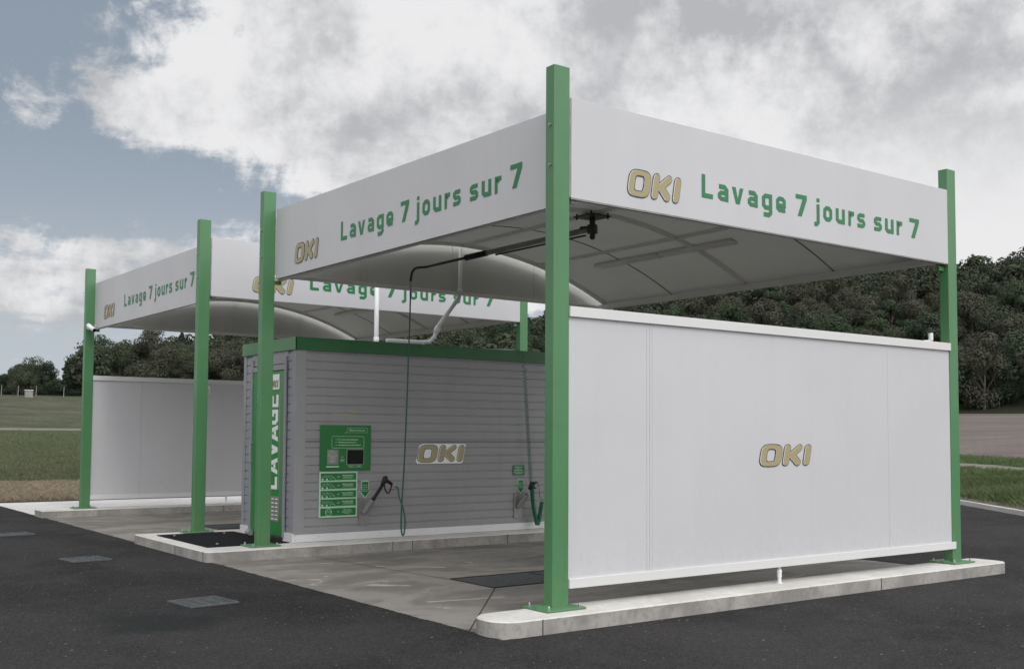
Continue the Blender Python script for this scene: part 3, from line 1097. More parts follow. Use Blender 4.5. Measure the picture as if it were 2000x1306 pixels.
def canopy(y0, label, zs):
    t = thing('wash_canopy', label, 'canopy', 'vaulted canopies of the car wash', (0, y0, 0))
    for (x, y) in ((0, 0), (LX, 0), (0, CB), (LX, CB)):
        p = post(t, x, y)
    ft, fb = 4.155, 3.321
    # long side fascia (towards the camera)
    b = MB()
    b.bbox((SX + .018, .0, fb), (LX - .002, .032, ft), .002)
    s = b.build('fascia', 'white', t)
    e = MB()
    e.box((SX + .002, .006, fb + .005), (SX + .018, .028, ft - .005))
    e.build('edge_seal', 'brushed', s)
    e = MB()
    e.box((SX + .018, .004, fb - .010), (LX - .01, .040, fb - .0005))
    e.build('edge_profile', 'brushed', s)
    lavage((0, -.0035, 3.535), (1, 0, 0), (0, -1, 0), s)
    oki((.80, -.003, 3.433), (1, 0, 0), (0, 0, 1), (0, -1, 0), .625, s)
    # front fascia
    tA, tC, uA, uC = zs
    FX = SX + .010
    b = MB()
    b.add([(FX, SY + .001, uA), (FX, CB - .002, uC), (FX, CB - .002, tC), (FX, SY + .001, tA),
           (FX + .032, SY + .001, uA), (FX + .032, CB - .002, uC), (FX + .032, CB - .002, tC), (FX + .032, SY + .001, tA)],
          [(0, 3, 2, 1), (4, 5, 6, 7), (0, 1, 5, 4), (1, 2, 6, 5), (2, 3, 7, 6), (3, 0, 4, 7)])
    fr = b.build('fascia', 'white', t)
    lavage((FX - .0035, 5.775 - .0, 3.540), (0, -1, 0), (-1, 0, 0), fr, 0.03)
    oki((FX - .003, 5.235, 3.433), (0, -1, 0), (0, 0, 1), (-1, 0, 0), .62, fr)
    # far side fascia seen from inside, and the back one
    b = MB()
    b.bbox((SX + .012, CB + .075, fb + .06), (LX, CB + .105, ft), .002)
    fi = b.build('fascia', 'fabric', t)
    for x in (1.45, 2.90, 4.34):
        e = MB()
        e.bbox((x - .045, CB + .066, fb + .06), (x + .045, CB + .0745, ft - .02), .003)
        e.build('panel_joint', 'fabric', fi)
    b = MB()
    b.bbox((LX + .06, SY + .005, fb + .06), (LX + .09, CB - .005, ft), .002)
    b.build('fascia', 'white', t)
    # perimeter beams
    b = MB()
    b.bbox((SX + .06, .05, 3.295), (SX + .12, CB + .05, 3.375), .004)
    b.build('beam', 'frame', t)
    b = MB()
    b.bbox((LX - .14, .045, 3.318), (LX - .055, CB + .06, 3.392), .004)
    b.build('beam', 'frame', t)
    b = MB()
    b.bbox((LX - .045, .045, 3.335), (LX - .003, CB + .06, 3.40), .004)
    b.build('beam', 'frame', t)
    b = MB()
    b.bbox((SX + .125, .045, 3.325), (LX - .145, .105, 3.385), .004)
    b.build('beam', 'frame', t)
    b = MB()
    b.bbox((SX + .125, CB + .01, 3.335), (LX - .145, CB + .064, 3.382), .004)
    b.build('beam', 'frame', t)
    # vaulted lining
    n = 48
    vs, fs = [], []
    ya, yb = .045, CB - .045
    for i in range(n + 1):
        x = X0V + (X1V - X0V) * i / n
        vs += [(x, ya, vz(x)), (x, yb, vz(x)), (x, yb, vz(x) + .02), (x, ya, vz(x) + .02)]
    for i in range(n):
        for k in range(4):
            k2 = (k + 1) % 4
            fs.append((i * 4 + k, i * 4 + k2, i * 4 + 4 + k2, i * 4 + 4 + k))
    fs += [(3, 2, 1, 0), tuple(n * 4 + k for k in range(4))]
    b = MB()
    b.add(vs, fs)
    roof = b.build('roof_lining', 'lining', t)
    for y in (1.49, 4.28):
        b = MB()
        arc_box(b, y - .008, y + .008, .0, .008)
        b.build('seam', 'seam', roof)
    for y in (.08, 2.88, CB - .08):
        b = MB()
        arc_box(b, y - .025, y + .025, .0005, .045)
        b.build('arched_rib', 'frame', t)
    for x in (1.60, 2.93, 4.26):
        b = MB()
        z = vz(x)
        for (yy0, yy1) in ((.116, 2.844), (2.916, CB - .116)):
            b.bbox((x - .025, yy0, z - .044), (x + .025, yy1, z - .004), .003)
        b.build('purlin', 'frame', t)
    # corner brackets in post green
    for (x, y, sx, sy) in ((SX + .002, CB + .02, 1, 1), (LX - .10, .05, -1, 1)):
        b = MB()
        b.box((x, y, 3.245), (x + .095, y + .05, 3.290))
        b.build('bracket', 'green', t)
    return t


can1 = canopy(0, 'nearer open canopy on four green posts, its white side fascia facing the viewer full length', (4.0937, 4.1824, 3.2875, 3.3105))
can2 = canopy(7.9934, 'farther open canopy on green posts, partly hidden behind the nearer one and the grey cabin', (4.0901, 4.1405, 3.271, 3.2934))

# strip light under each canopy
for k, (yy, lab) in enumerate(((0, 'long white strip light under the roof of the nearer canopy'), (7.9934, 'long white strip light under the roof of the farther canopy'))):
    t = thing('strip_light', lab, 'light fitting', 'strip lights under the canopies', (0, yy, 0))
    x, z = 4.62, 3.80
    for (a_, b_) in ((2.22, 3.50), (3.52, 4.80)):
        b = MB()
        b.bbox((x - .05, a_, z), (x + .05, b_, z + .045), .008)
        b.build('housing', 'frame', t)
        b = MB()
        b.bbox((x - .085, a_ + .01, z - .05), (x + .085, b_ - .01, z - .001), .022)
        b.build('diffuser', 'lens', t, True)
    for y in (2.6, 3.5, 4.5):
        b = MB()
        b.tube([(x, y, z + .045), (x, y, vz(x) - .001)], .007, 6)
        b.box((x - .02, y - .05, z + .0455), (x + .02, y + .05, z + .058))
        b.build('hanger', 'dark', t)


# screen walls
def screen_wall(y, label, logo):
    t = thing('screen_wall', label, 'wall', 'white splash walls between the posts', (0, y, 0))
    xs = [SX + .002, 1.070, 4.496, LX + .001]
    for a_, b_ in zip(xs, xs[1:]):
        b = MB()
        b.bbox((a_ + .0012, .012, .205), (b_ - .0012, .070, 2.38), .0015)
        p = b.build('panel', 'white', t)
        if logo and a_ == 1.070:
            oki((2.475, .0085, 1.105), (1, 0, 0), (0, 0, 1), (0, -1, 0), .735, p, hs=.74)
    b = MB()
    b.bbox((1.035, .0095, .236), (1.040, .0118, 2.34), .0005)
    b.bbox((1.099, .0095, .236), (1.104, .0118, 2.34), .0005)
    b.build('joint_strip', 'white', t)
    b = MB()
    b.bbox((SX + .001, -.015, 2.345), (LX + .004, .098, 2.430), .004)
    b.build('top_cap', 'trim', t)
    b = MB()
    b.bbox((SX + .001, -.015, .157), (LX + .045, .0115, .235), .003)
    b.box((SX + .004, .0115, .165), (LX - .001, .085, .2045))
    b.build('bottom_rail', 'trim', t)
    # drain spout to the kerb
    b = MB()
    b.cyl((2.77, .03, .0), .030, .006)
    b.cyl((2.77, .03, .006), .017, .06)
    b.cyl((2.77, .03, .055), .022, .05)
    b.dome((2.77, .03, .105), .026, .035)
    b.cyl((2.77, .03, .125), .012, .033)
    b.build('drain_spout', 'pvc', t)
    return t


screen_wall(0.0, 'nearest white panelled wall with a large gold OKI word, between the two right posts', True)
screen_wall(13.79, 'plain white panelled wall at far left, beyond the farther canopy bay', False)
t = MB()
t.tube([(5.55, .17, 2.0), (5.55, .17, 2.52)], .02, 10)
t.tube([(5.55, .17, 2.47), (5.55, .17, 2.55)], .027, 10)
t.tube([(5.40, .17, 2.448), (5.55, .17, 2.462)], .012, 8)
tag(t.build('vent_pipe', 'pvc'), 'short white pipe stub rising behind the top right end of the near wall', 'pipe')
t = MB()
t.tube(bez([(2.33, 13.75, 2.29), (2.345, 13.70, 2.25), (2.36, 13.72, 2.16), (2.37, 13.76, 2.12)]), .012, 6)
tag(t.build('wall_hook', 'pvc'), 'small white hook high on the far left wall beside a green post', 'hook')

# ------------------------------------------------------------------ cabin
KX, KY, KW, KL = .5559, 5.9717, 1.6934, 5.35
cab = thing('equipment_cabin', 'grey clad equipment cabin with green roof band and green LAVAGE door', 'cabin', None, (KX, KY, 0))


def cladding(name, length, zlo, zhi, along, m, pitch=.0555):
    """horizontal ribbed cladding: profile extruded along a wall. along='x' faces -Y, 'y' faces -X"""
    prof = []
    z = zlo
    i = 0
    while z < zhi - .01:
        zt = min(z + .112, zhi)
        prof += [(0, z), (0, zt - .022)]
        prof += [(.012, zt - .014), (.012, zt - .004)]
        z = zt
        i += 1
    prof.append((0, zhi))
    vs, fs = [], []
    for e in (0, length):
        for d, z in prof:
            vs.append((e, d, z) if along == 'x' else (d, e, z))
    n = len(prof)
    for i in range(n - 1):
        q = (i, n + i, n + i + 1, i + 1)
        fs.append(q if along == 'x' else q[::-1])
    b = MB()
    b.add(vs, fs)
    return b


Wl = cladding('wall', KL - .30, .09, 2.46, 'x', 'grey')
Wl.v = [(x + .15, y + .006, z) for x, y, z in Wl.v]
wall = Wl.build('side_wall', 'grey', cab)
b = MB()
b.box((0.15, .0005, 1.2795), (KL - .15, .0055, 1.288))
b.build('panel_joint', 'dark', wall)
b = MB()
b.box((.016, .016, .05), (KL, KW - .016, 2.50))
b.build('core', 'grey', cab)
b = MB()
b.bbox((0, 0, .085), (.15, .0055, 2.462), .002)
b.build('corner_trim', 'grey', cab)
b = MB()
b.bbox((KL - .15, 0, .085), (KL, .0055, 2.462), .002)
b.build('corner_trim', 'grey', cab)
# front wall with the door
D0, D1 = 7.30 - KY, 6.27 - KY
for (ya, yb) in ((.115, D1 - .06), (D0 + .06, KW - .10)):
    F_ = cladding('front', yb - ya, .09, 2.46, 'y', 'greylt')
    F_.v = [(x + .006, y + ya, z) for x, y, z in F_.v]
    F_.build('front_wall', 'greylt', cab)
b = MB()
b.bbox((0, .006, .085), (.0055, .115, 2.462), .002)
b.bbox((0, KW - .10, .085), (.0055, KW, 2.462), .002)
b.bbox((.001, D1 - .06, 2.30), (.012, D0 + .06, 2.462), .002)
b.build('front_trim', 'greylt', cab)
# roof band
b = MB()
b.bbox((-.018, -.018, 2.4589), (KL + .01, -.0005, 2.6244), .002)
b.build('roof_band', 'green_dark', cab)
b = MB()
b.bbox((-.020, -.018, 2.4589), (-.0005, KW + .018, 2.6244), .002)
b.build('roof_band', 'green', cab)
b = MB()
b.box((0.0, .0, 2.56), (KL, KW, 2.60))
b.box((0.0, KW + .0005, 2.46), (KL, KW + .018, 2.6244))
b.build('roof', 'greylt', cab)
# plinth flashing
b = MB()
b.bbox((-.012, -.014, .004), (KL, -.001, .100), .002)
pl = b.build('plinth', 'plinth', cab)
b = MB()
b.bbox((-.014, -.012, .004), (-.001, D1 - .02, .118), .002)
b.build('plinth', 'plinth', cab)
b = MB()
b.bbox((-.014, D0 + .06, .004), (-.001, KW, .118), .002)
b.build('plinth', 'plinth', cab)
for (x, z) in [(.02, .085), (.02, .03)] + [(.35 + .9 * i, .066) for i in range(6)]:
    b = MB()
    b.cyl((x, -.014, z), .006, .005, 8, axis=(0, -1, 0))
    b.build('rivet', 'steel', pl)
for (y, z) in [(.03, .085), (.03, .03), (KW - .06, .09), (KW - .06, .03)]:
    b = MB()
    b.cyl((-.014, y, z), .006, .005, 8, axis=(-1, 0, 0))
    b.build('rivet', 'steel', pl)
# door
b = MB()
b.bbox((-.012, D1, .06), (.004, D0, 2.205), .003)
door = b.build('door', 'dgreen', cab)
b = MB()
b.bbox((-.028, D1 - .055, .05), (-.001, D1 - .006, 2.39), .006)
b.build('door_frame', 'greylt', cab)
b = MB()
b.bbox((-.028, D0 + .006, .05), (-.001, D0 + .055, 2.39), .006)
b.build('door_frame', 'greylt', cab)
b = MB()
b.bbox((-.018, D1, 2.215), (-.001, D0, 2.285), .003)
b.build('door_frame', 'greylt', cab)
b = MB()
b.bbox((-.022, D1, .025), (-.006, D0, .056), .003)
b.build('door_sill', 'dark', door)
b = MB()
b.bbox((-.0135, D1 + .02, .30), (-.0122, D1 + .135, 2.19), .0005)
b.build('edge_panel', 'green', door)
FD = Flat((-.0128, 0, 0), (0, -1, 0), (0, 0, 1), (-1, 0, 0))
FD.rect(-(D1 + .148), .66, -(D1 + .142), 1.93)
FD.build('edge_line', 'pgreen', door)
# LAVAGE reading upwards: letters advance in z, tops point towards +y
FL = Flat((-.0135, D1 + .185, .655), (0, 0, 1), (0, 1, 0), (-1, 0, 0))
xx = 0
for ch, wd in (('L', .165), ('A', .215), ('V', .205), ('A', .215), ('G', .20), ('E', .165)):
    FL.glyph(ch, xx, 0, wd, .36)
    xx += wd + (.005 if ch in 'AV' else .03)
FL.build('lettering', 'card', door)
b = MB()
b.bbox((-.0150, D1 + .165, 1.965), (-.0128, D1 + .50, 2.165), .0006)
card = b.build('logo_card', 'card', door)
oki((-.0160, D1 + .465, 1.99), (0, -1, 0), (0, 0, 1), (-1, 0, 0), .26, card)
b = MB()
b.bbox((-.0165, D1 + .12, .235), (-.0125, D1 + .72, .565), .001)
vent = b.build('vent_grille', 'brushed', door)
for i in range(6):
    for j in range(5):
        b = MB()
        b.box((-.0195, D1 + .15 + j * .115, .262 + i * .052), (-.0168, D1 + .225 + j * .115, .276 + i * .052))
        b.build('vent_slat', 'card', vent)
b = MB()
b.tube([(-.03, D0 - .06, 1.0), (-.07, D0 - .06, 1.0), (-.07, D0 - .06, 1.25), (-.03, D0 - .06, 1.25)], .009, 8)
b.build('handle', 'steel', door)
b = MB()
b.tube([(-.10, D0 - .22, .05), (-.10, D0 - .1, .05), (-.03, D0 - .02, .06)], .035, 12)
b.build('outlet_pipe', 'greylt', cab)


# ---- signs on the cabin's long wall
SYN = (0, -1, 0)
YP = KY - .012        # face of fixed plates


def plate(nm, x0, z0, x1, z1, m, y=YP, th=.012, parent=None, bev=.0015):
    b = MB()
    b.bbox((x0, y, z0), (x1, y + th, z1), bev)
    return b.build(nm, m, parent)


def dashes(F, x0, x1, z, hgt, rnd, h=0.0):
    """one line of writing too small to read in the photograph"""
    x = x0
    while x < x1 - .004:
        w = rnd.uniform(.006, .02)
        F.rect(x, z, min(x + w, x1), z + hgt * rnd.uniform(.7, 1), h)
        x += w + rnd.uniform(.002, .005)


rs = random.Random(11)
pt = thing('payment_panel', 'green payment terminal reading Bienvenue with a dark screen and keypad', 'payment terminal', None, (0, 0, 0))
pb = plate('panel', .909, .902, 1.650, 1.500, 'sgreen', parent=pt)
F = Flat((.909, YP - .0012, .902), (1, 0, 0), (0, 0, 1), SYN)


def tz(px_x, px_y):
    """zoom crop pixel -> panel coordinates"""
    return ((px_x - 95) / 1270 * .741, (1285 - px_y) / 1180 * .598)


F.line([tz(380, 430), tz(380, 670), tz(410, 698), tz(1160, 698), tz(1185, 670), tz(1185, 425), tz(1160, 398), tz(380, 398)], .0045)
F.line([tz(765, 175), tz(1268, 185), tz(1268, 298), tz(765, 298), tz(700, 315), tz(765, 262)], .003, True)
for k, (x0, x1) in enumerate(((610, 1040), (545, 990), (545, 1100))):
    y = 480 + k * 70
    a_, c_ = tz(x0, y + 14), tz(x1, y + 14)
    dashes(F, a_[0], c_[0], a_[1], .013, rs)
    F.line([tz(455, y), tz(505, y)], .003)
    F.poly([tz(500, y - 12), tz(518, y), tz(500, y + 12)])
F.line([tz(555, 440), tz(588, 495), tz(527, 495)], .003, True)
F.line([tz(600, 985), tz(690, 985), tz(690, 1045), tz(600, 1045)], .003, True)
F.rect(*tz(625, 1030), *tz(665, 1005))
F.line([tz(615, 935), tz(645, 915), tz(675, 935)], .005)
F.line([tz(805, 1150), tz(1130, 1155), tz(1130, 1195), tz(805, 1195)], .003, True)
F.rect(*tz(830, 1180), *tz(900, 1170))
F.rect(*tz(1030, 1180), *tz(1100, 1170))
F.build('printed_lines', 'pgreen', pb)
bv = tz(812, 262)
text_mesh('Bienvenue', .042, (.909 + bv[0], YP - .0012, .902 + bv[1]), (1, 0, 0), (0, 0, 1), SYN, 'pgreen', pb, width=.225)
x0, z0 = tz(765, 1115)
x1, z1 = tz(1175, 745)
fr = plate('screen_frame', .909 + x0 - .01, .902 + z0 - .01, .909 + x1 + .01, .902 + z1 + .01, 'brushed', YP - .004, .006, pt)
plate('screen', .909 + x0, .902 + z0, .909 + x1, .902 + z1, 'screen', YP - .0055, .0025, fr, .0005)
x0, z0 = tz(270, 1125)
x1, z1 = tz(545, 740)
kf = plate('keypad_recess', .909 + x0, .902 + z0, .909 + x1, .902 + z1, 'brushed', YP - .004, .006, pt)
F = Flat((.909, YP - .0052, .902), (1, 0, 0), (0, 0, 1), SYN)
F.line([tz(400, 765), tz(515, 895), tz(462, 895), tz(462, 1050), tz(330, 1050), tz(330, 895), tz(280, 895)], .004, True)
for i in range(3):
    for j in range(4):
        a_ = tz(362 + i * 30, 900 + j * 28)
        F.rect(a_[0], a_[1], a_[0] + .009, a_[1] + .008)
F.rect(*tz(350, 1035), *tz(440, 1020))
F.build('keypad_print', 'pgreen', kf)
x0, z0 = tz(245, 1195)
x1, z1 = tz(555, 1160)
plate('coin_shelf', .909 + x0, .902 + z0, .909 + x1, .902 + z1, 'pgreen', YP - .012, .012, pt)

# programme board
bd = thing('programme_board', 'green instruction board with five rows, car outlines and an octagonal STOP', 'sign', None, (0, 0, 0))
pbd = plate('board', .905, .302, 1.456, .893, 'pgreen', parent=bd)


def bz(x, y):
    return ((x - 55) / 965 * .551, (1225 - y) / 1160 * .591)


rows = [(105, 285), (325, 505), (548, 730), (765, 945), (990, 1185)]
for k, (ya, yb) in enumerate(rows):
    a_, c_ = bz(90, yb), bz(985, ya)
    rw = plate('row_panel', .905 + a_[0], .302 + a_[1], .905 + c_[0], .302 + c_[1], 'sgreen', YP - .0015, .002, bd, .0003)
    F = Flat((.905, YP - .0025, .302), (1, 0, 0), (0, 0, 1), SYN)
    if k < 4:
        dy_ = yb - 270
        car = [(110, 262), (112, 205), (160, 160), (215, 148), (345, 150), (425, 205), (460, 262)]
        F.line([bz(x, y + dy_) for x, y in car], .0035)
        F.line([bz(x, y + dy_) for x, y in [(330, 215), (430, 215)]], .003)
        F.line([bz(x, y + dy_) for x, y in [(170, 200), (290, 180), (330, 215), (340, 262)]], .003)
        for cx in (135, 245):
            F.poly([bz(cx + 26 * math.cos(t / 8 * 2 * math.pi), 242 + dy_ + 26 * math.sin(t / 8 * 2 * math.pi)) for t in range(8)])
        F.line([bz(x, y + dy_) for x, y in [(455, 262), (950, 262)]], .002)
        if k in (1, 2, 3):
            for (x, y) in ((130, 130), (170, 150), (250, 125), (290, 148))[:5 - k]:
                F.poly([bz(x + 9 * math.cos(t), y + dy_ + 9 * math.sin(t)) for t in (0, 1.25, 2.5, 3.77, 5)])
        F.poly([bz(x, y + dy_) for x, y in [(540, 155), (562, 182), (540, 210)]])
        F.line([bz(x, y + dy_) for x, y in [(500, 160), (516, 180), (500, 205)]], .003)
        for j, (x0, x1) in enumerate(((625, 925), (655, 905), (640, 925))):
            p0, p1 = bz(x0, 160 + j * 30 + dy_), bz(x1, 160 + j * 30 + dy_)
            dashes(F, p0[0], p1[0], p0[1], .012 if j == 0 else .007, rs)
    else:
        F.line([bz(292 + 82 * math.cos(R(22.5 + 45 * t)), 1095 + 88 * math.sin(R(22.5 + 45 * t))) for t in range(8)], .006, True)
        F.poly([bz(525, 1060), bz(547, 1087), bz(525, 1112)])
        for j, (x0, x1) in enumerate(((655, 880), (625, 905), (680, 850))):
            p0, p1 = bz(x0, 1075 + j * 30), bz(x1, 1075 + j * 30)
            dashes(F, p0[0], p1[0], p0[1], .007, rs)
    F.build('printed_lines', 'pgreen', rw)
    if k == 4:
        p0 = bz(228, 1112)
        text_mesh('STOP', .036, (.905 + p0[0], YP - .0025, .302 + p0[1]), (1, 0, 0), (0, 0, 1), SYN, 'pgreen', rw, width=.075)
        p0 = bz(660, 1045)
        text_mesh('ARRET TOTAL', .018, (.905 + p0[0], YP - .0025, .302 + p0[1]), (1, 0, 0), (0, 0, 1), SYN, 'pgreen', rw, width=.122)

# yellow arrow decal
F = Flat((1.087, KY + .0045, 1.645), (1, 0, 0), (0, 0, 1), SYN)
F.line([(.255, -.052), (.335, 0), (.262, .052)], .010)
dashes(F, 0, .29, -.011, .020, rs)
tag(F.build('arrow_decal', 'yellow'), 'thin pale yellow arrow decal pointing right, above the payment terminal', 'decal')

# OKI badge on the cabin
ok = thing('wall_badge', 'OKI lettering badge with white backing in the middle of the cabin wall', 'badge', None, (0, 0, 0))
oki((2.385, KY + .0045, 1.005), (1, 0, 0), (0, 0, 1), (0, -1, 0), .76, ok, hs=.82, grow=1)


# arrows, gun holders, guns, hoses
def arrow_sign(x, z, label, s=1.0):
    t = thing('arrow_sign', label, 'sign', 'green down arrows on the cabin wall', (x, 0, z))
    pts = [(-.055, .11), (.055, .11), (.055, -.02), (.10, -.02), (0, -.125), (-.10, -.02), (-.055, -.02)]
    F = Flat((0, KY + .003, 0), (1, 0, 0), (0, 0, 1), SYN)
    F.poly([(a_ * s, b_ * s) for a_, b_ in pts])
    F.build('arrow', 'pgreen', t)
    F = Flat((0, KY + .0018, 0), (1, 0, 0), (0, 0, 1), SYN)
    F.poly([(a_ * s * .82 if abs(a_) > .09 else a_ * s * .84, b_ * s * .86 - .002 if b_ > 0 else (b_ * s * .84 - .0035)) for a_, b_ in pts])
    F.build('arrow_fill', 'lgreen', t)
    F = Flat((0, KY + .0008, 0), (1, 0, 0), (0, 0, 1), SYN)
    for j, w in enumerate((.03, .035, .035, .06)):
        dashes(F, -w * s, w * s, (.045 - j * .026) * s, .009, rs)
    F.build('printed_lines', 'pgreen', t)


arrow_sign(1.580, .660, 'left down arrow sign, above the holder of the black spray lance')
arrow_sign(4.165, .640, 'right down arrow sign under the small green notice', .9)
nt = plate('notice_plate', 4.015, .797, 4.225, .942, 'lgreen', KY - .006, .006)
tag(nt, 'small green notice with five lines of writing, right part of the cabin wall', 'sign')
F = Flat((4.015, KY - .0068, .797), (1, 0, 0), (0, 0, 1), SYN)
for j, (a_, c_) in enumerate(((.035, .175), (.05, .15), (.025, .18), (.012, .195), (.03, .18))):
    dashes(F, a_, c_, .115 - j * .024, .011, rs)
F.build('printed_lines', 'pgreen', nt)


def gun_holder(x, z, label):
    t = thing('lance_holder', label, 'holder', 'steel lance holders on the cabin wall', (x, KY, z))
    pts = rounded(-.075, -.33, .075, .03, (.022, .022, .01, .01), 4)
    b = MB()
    n = len(pts)
    b.add([(p[0], -.008, p[1]) for p in pts] + [(p[0], .003, p[1]) for p in pts],
          [tuple(range(n))] + [(i, n + i, n + (i + 1) % n, (i + 1) % n) for i in range(n)])
    b.build('back_plate', 'brushed', t)
    d = Vector((.30, -.55, .78)).normalized()
    p0 = Vector((-.005, -.02, -.16))
    b = MB()
    b.tube([p0, p0 + d * .22], .036, 16, cap=False)
    b.tube([p0 - d * .005, p0], [.03, .036], 16)
    tb = b.build('tube', 'brushed', t, True)
    e = p0 + d * .22
    b = MB()
    ring = []
    s1_ = d.cross(Vector((0, 0, 1))).normalized()
    s2_ = d.cross(s1_)
    for k in range(17):
        an = 2 * math.pi * k / 16
        ring.append(e + (s1_ * math.cos(an) + s2_ * math.sin(an)) * .037)
    b.tube(ring, .0035, 6)
    b.build('rim', 'steel', tb)
    return Vector((x, KY, z)) + e, d


e1, d1 = gun_holder(1.560, .510, 'lance holder with the thick black lance, left of the green hose')
e2, d2 = gun_holder(4.110, .500, 'lance holder near the right post, holding a thin foam lance')

# black spray lance with D-shaped trigger guard
ln = thing('spray_lance', 'black pressure lance with looped trigger guard standing in its holder', 'spray gun', 'spray guns in holders', (0, 0, 0))
base = e1 - d1 * .10
top = Vector((1.745, KY - .19, .725))
b = MB()
b.tube([base, e1 + (top - e1) * .02, top], [.024, .024, .021], 12)
b.tube([e1 - d1 * .002, e1 + d1 * .012], .032, 12)
b.build('barrel', 'black', ln, True)
b = MB()
b.tube([top + Vector((-.015, 0, -.02)), top + Vector((.01, 0, .03)), top + Vector((.035, 0, .085)), top + Vector((.04, 0, .105))], [.025, .032, .036, .02], 12)
b.tube([top + Vector((.02, 0, .055)), top + Vector((.075, 0, .03)), top + Vector((.135, 0, -.005))], [.03, .024, .02], 10)
b.build('grip', 'black', ln, True)
b = MB()
b.tube(bez([top + Vector(p) for p in ((.015, 0, .0), (.03, 0, -.07), (.06, 0, -.115), (.09, 0, -.115), (.115, 0, -.06), (.128, 0, -.005))]), .0095, 8)
b.build('trigger_guard', 'black', ln, True)
b = MB()
b.tube([top + Vector((.135, 0, -.005)), top + Vector((.18, 0, -.03))], .013, 10)
b.build('coupling', 'steel', ln)
hose_start = top + Vector((.175, 0, -.028))

# foam lance at the right
fl = thing('foam_lance', 'black trigger gun with thin steel wand, at the coiled green hose', 'spray gun', 'spray guns in holders', (0, 0, 0))
g = Vector((4.235, KY - .15, .640))
b = MB()
b.tube([e2 - d2 * .08, e2 + Vector((.03, 0, .02)), g], .008, 8)
b.build('wand', 'steel', fl, True)
b = MB()
b.tube([g + Vector((-.03, 0, -.045)), g + Vector((.0, 0, .0)), g + Vector((.01, 0, .055))], [.022, .03, .02], 10)
b.tube([g + Vector((.0, 0, .04)), g + Vector((.06, 0, .04)), g + Vector((.105, 0, .055))], [.022, .022, .014], 10)
b.tube([g + Vector((.02, 0, .01)), g + Vector((.05, 0, -.03)), g + Vector((.10, 0, -.035))], .009, 8)
b.tube([g + Vector((.05, 0, .04)), g + Vector((.06, 0, -.03))], .010, 8)
b.build('grip', 'black', fl, True)

# overhead boom
bo = thing('wash_boom', 'dark swivel boom with bent end, hung under the middle of the nearer canopy', 'boom', None, (0, 0, 0))
pc = Vector((2.90, 2.90, 3.975))
b = MB()
b.bbox((pc.x - .16, pc.y - .16, pc.z - .012), (pc.x + .16, pc.y + .16, pc.z + .004), .003)
for sx in (-1, 1):
    for sy in (-1, 1):
        b.cyl((pc.x + sx * .13, pc.y + sy * .13, pc.z - .035), .012, .07, 8)
b.build('mounting_plate', 'dark', bo)
b = MB()
b.cyl((pc.x, pc.y, pc.z - .10), .035, .088, 14)
b.cyl((pc.x, pc.y, pc.z - .205), .062, .105, 6)
b.cyl((pc.x, pc.y, pc.z - .235), .03, .03, 12)
b.dome((pc.x, pc.y, pc.z - .235), .036, -.045)
b.build('swivel', 'dark', bo)
el_ = Vector((2.17, 5.44, 3.615))
st = Vector((pc.x - .02, pc.y + .05, pc.z - .15))
dr = (el_ - st)
b = MB()
b.tube([st, st + dr * .60], .034, 12)
b.build('arm', 'brushed', bo, True)
b = MB()
b.tube([st + dr * .60, st + dr * .735], .040, 12)
b.build('sleeve', 'black', bo, True)
b = MB()
b.tube([st + dr * .03 + Vector((.045, 0, -.05)), st + dr * .55 + Vector((.015, 0, -.045))], .011, 8)
b.tube([st + Vector((.05, -.03, .02)), st + Vector((-.02, .12, .02))], .03, 10)
b.build('feed_line', 'black', bo)
b = MB()
hx, hy = 2.035, 5.62
b.tube([st + dr * .735] + bez([st + dr * .93, el_ + Vector((0, 0, 0)), (hx + .035, hy - .075, 3.60), (hx + .008, hy - .02, 3.54), (hx, hy, 3.43)], 6), .017, 10)
b.build('bent_end', 'dark', bo, True)
b = MB()
b.tube([(hx, hy, 3.43), (hx, hy, 3.36)], .012, 8)
b.tube([(hx, hy, 3.36), (hx, hy, 3.30)], .016, 8)
b.build('coupling', 'steel', bo)
b = MB()
lp = [(hx, hy, 3.31), (hx - .005, hy, 3.0), (hx - .018, hy + .005, 2.4), (hx - .035, hy + .01, 1.7), (hx - .055, hy + .02, 1.0), (hx - .078, hy + .03, .50), (hx - .088, hy + .03, .22),
      (hx - .080, hy + .03, .10), (hx - .058, hy + .03, .05), (hx - .03, hy + .04, .10), (hx - .015, hy + .05, .25), (hx - .03, hy + .08, .40), (hx - .075, hy + .11, .56), tuple(hose_start + Vector((.05, .0, -.035))), tuple(hose_start)]
b.tube(bez(lp, 8), .0105, 8)
tag(b.build('pressure_hose', 'hose', None, True), 'long dark green hose hanging from the boom and looping to the black lance', 'hose')

# coiled hose
ch = thing('coiled_hose', 'spiral green air hose hanging down the right part of the cabin wall', 'hose', None, (0, 0, 0))
pts = []
turns = 50
for i in range(turns * 10 + 1):
    t = i / (turns * 10)
    tt = t ** .80
    z = 2.42 - 1.74 * tt
    xx = 4.135 + (2.42 - z) * .080
    an = 2 * math.pi * turns * t
    pts.append((xx + .026 * math.cos(an), KY - .10 + .026 * math.sin(an), z))
b = MB()
b.tube([(4.06, KY + .06, 2.63), (4.09, KY - .02, 2.645), (4.12, KY - .06, 2.60), (4.14, KY - .09, 2.50), pts[0]] + pts, .0042, 5)
b.build('upper_coil', 'coil', ch, True)
path = bez([(4.275, KY - .13, .62), (4.285, KY - .13, .45), (4.32, KY - .13, .25), (4.365, KY - .13, .09), (4.385, KY - .13, .085), (4.42, KY - .13, .22), (4.455, KY - .13, .40)], 30)
pts = []
for i, p in enumerate(path):
    for k in range(4):
        q_ = p if i == len(path) - 1 else p.lerp(path[i + 1], k / 4)
        an = 2 * math.pi * (i * 4 + k) / 8
        pts.append(q_ + Vector((.028 * math.cos(an), .028 * math.sin(an), 0)))
b = MB()
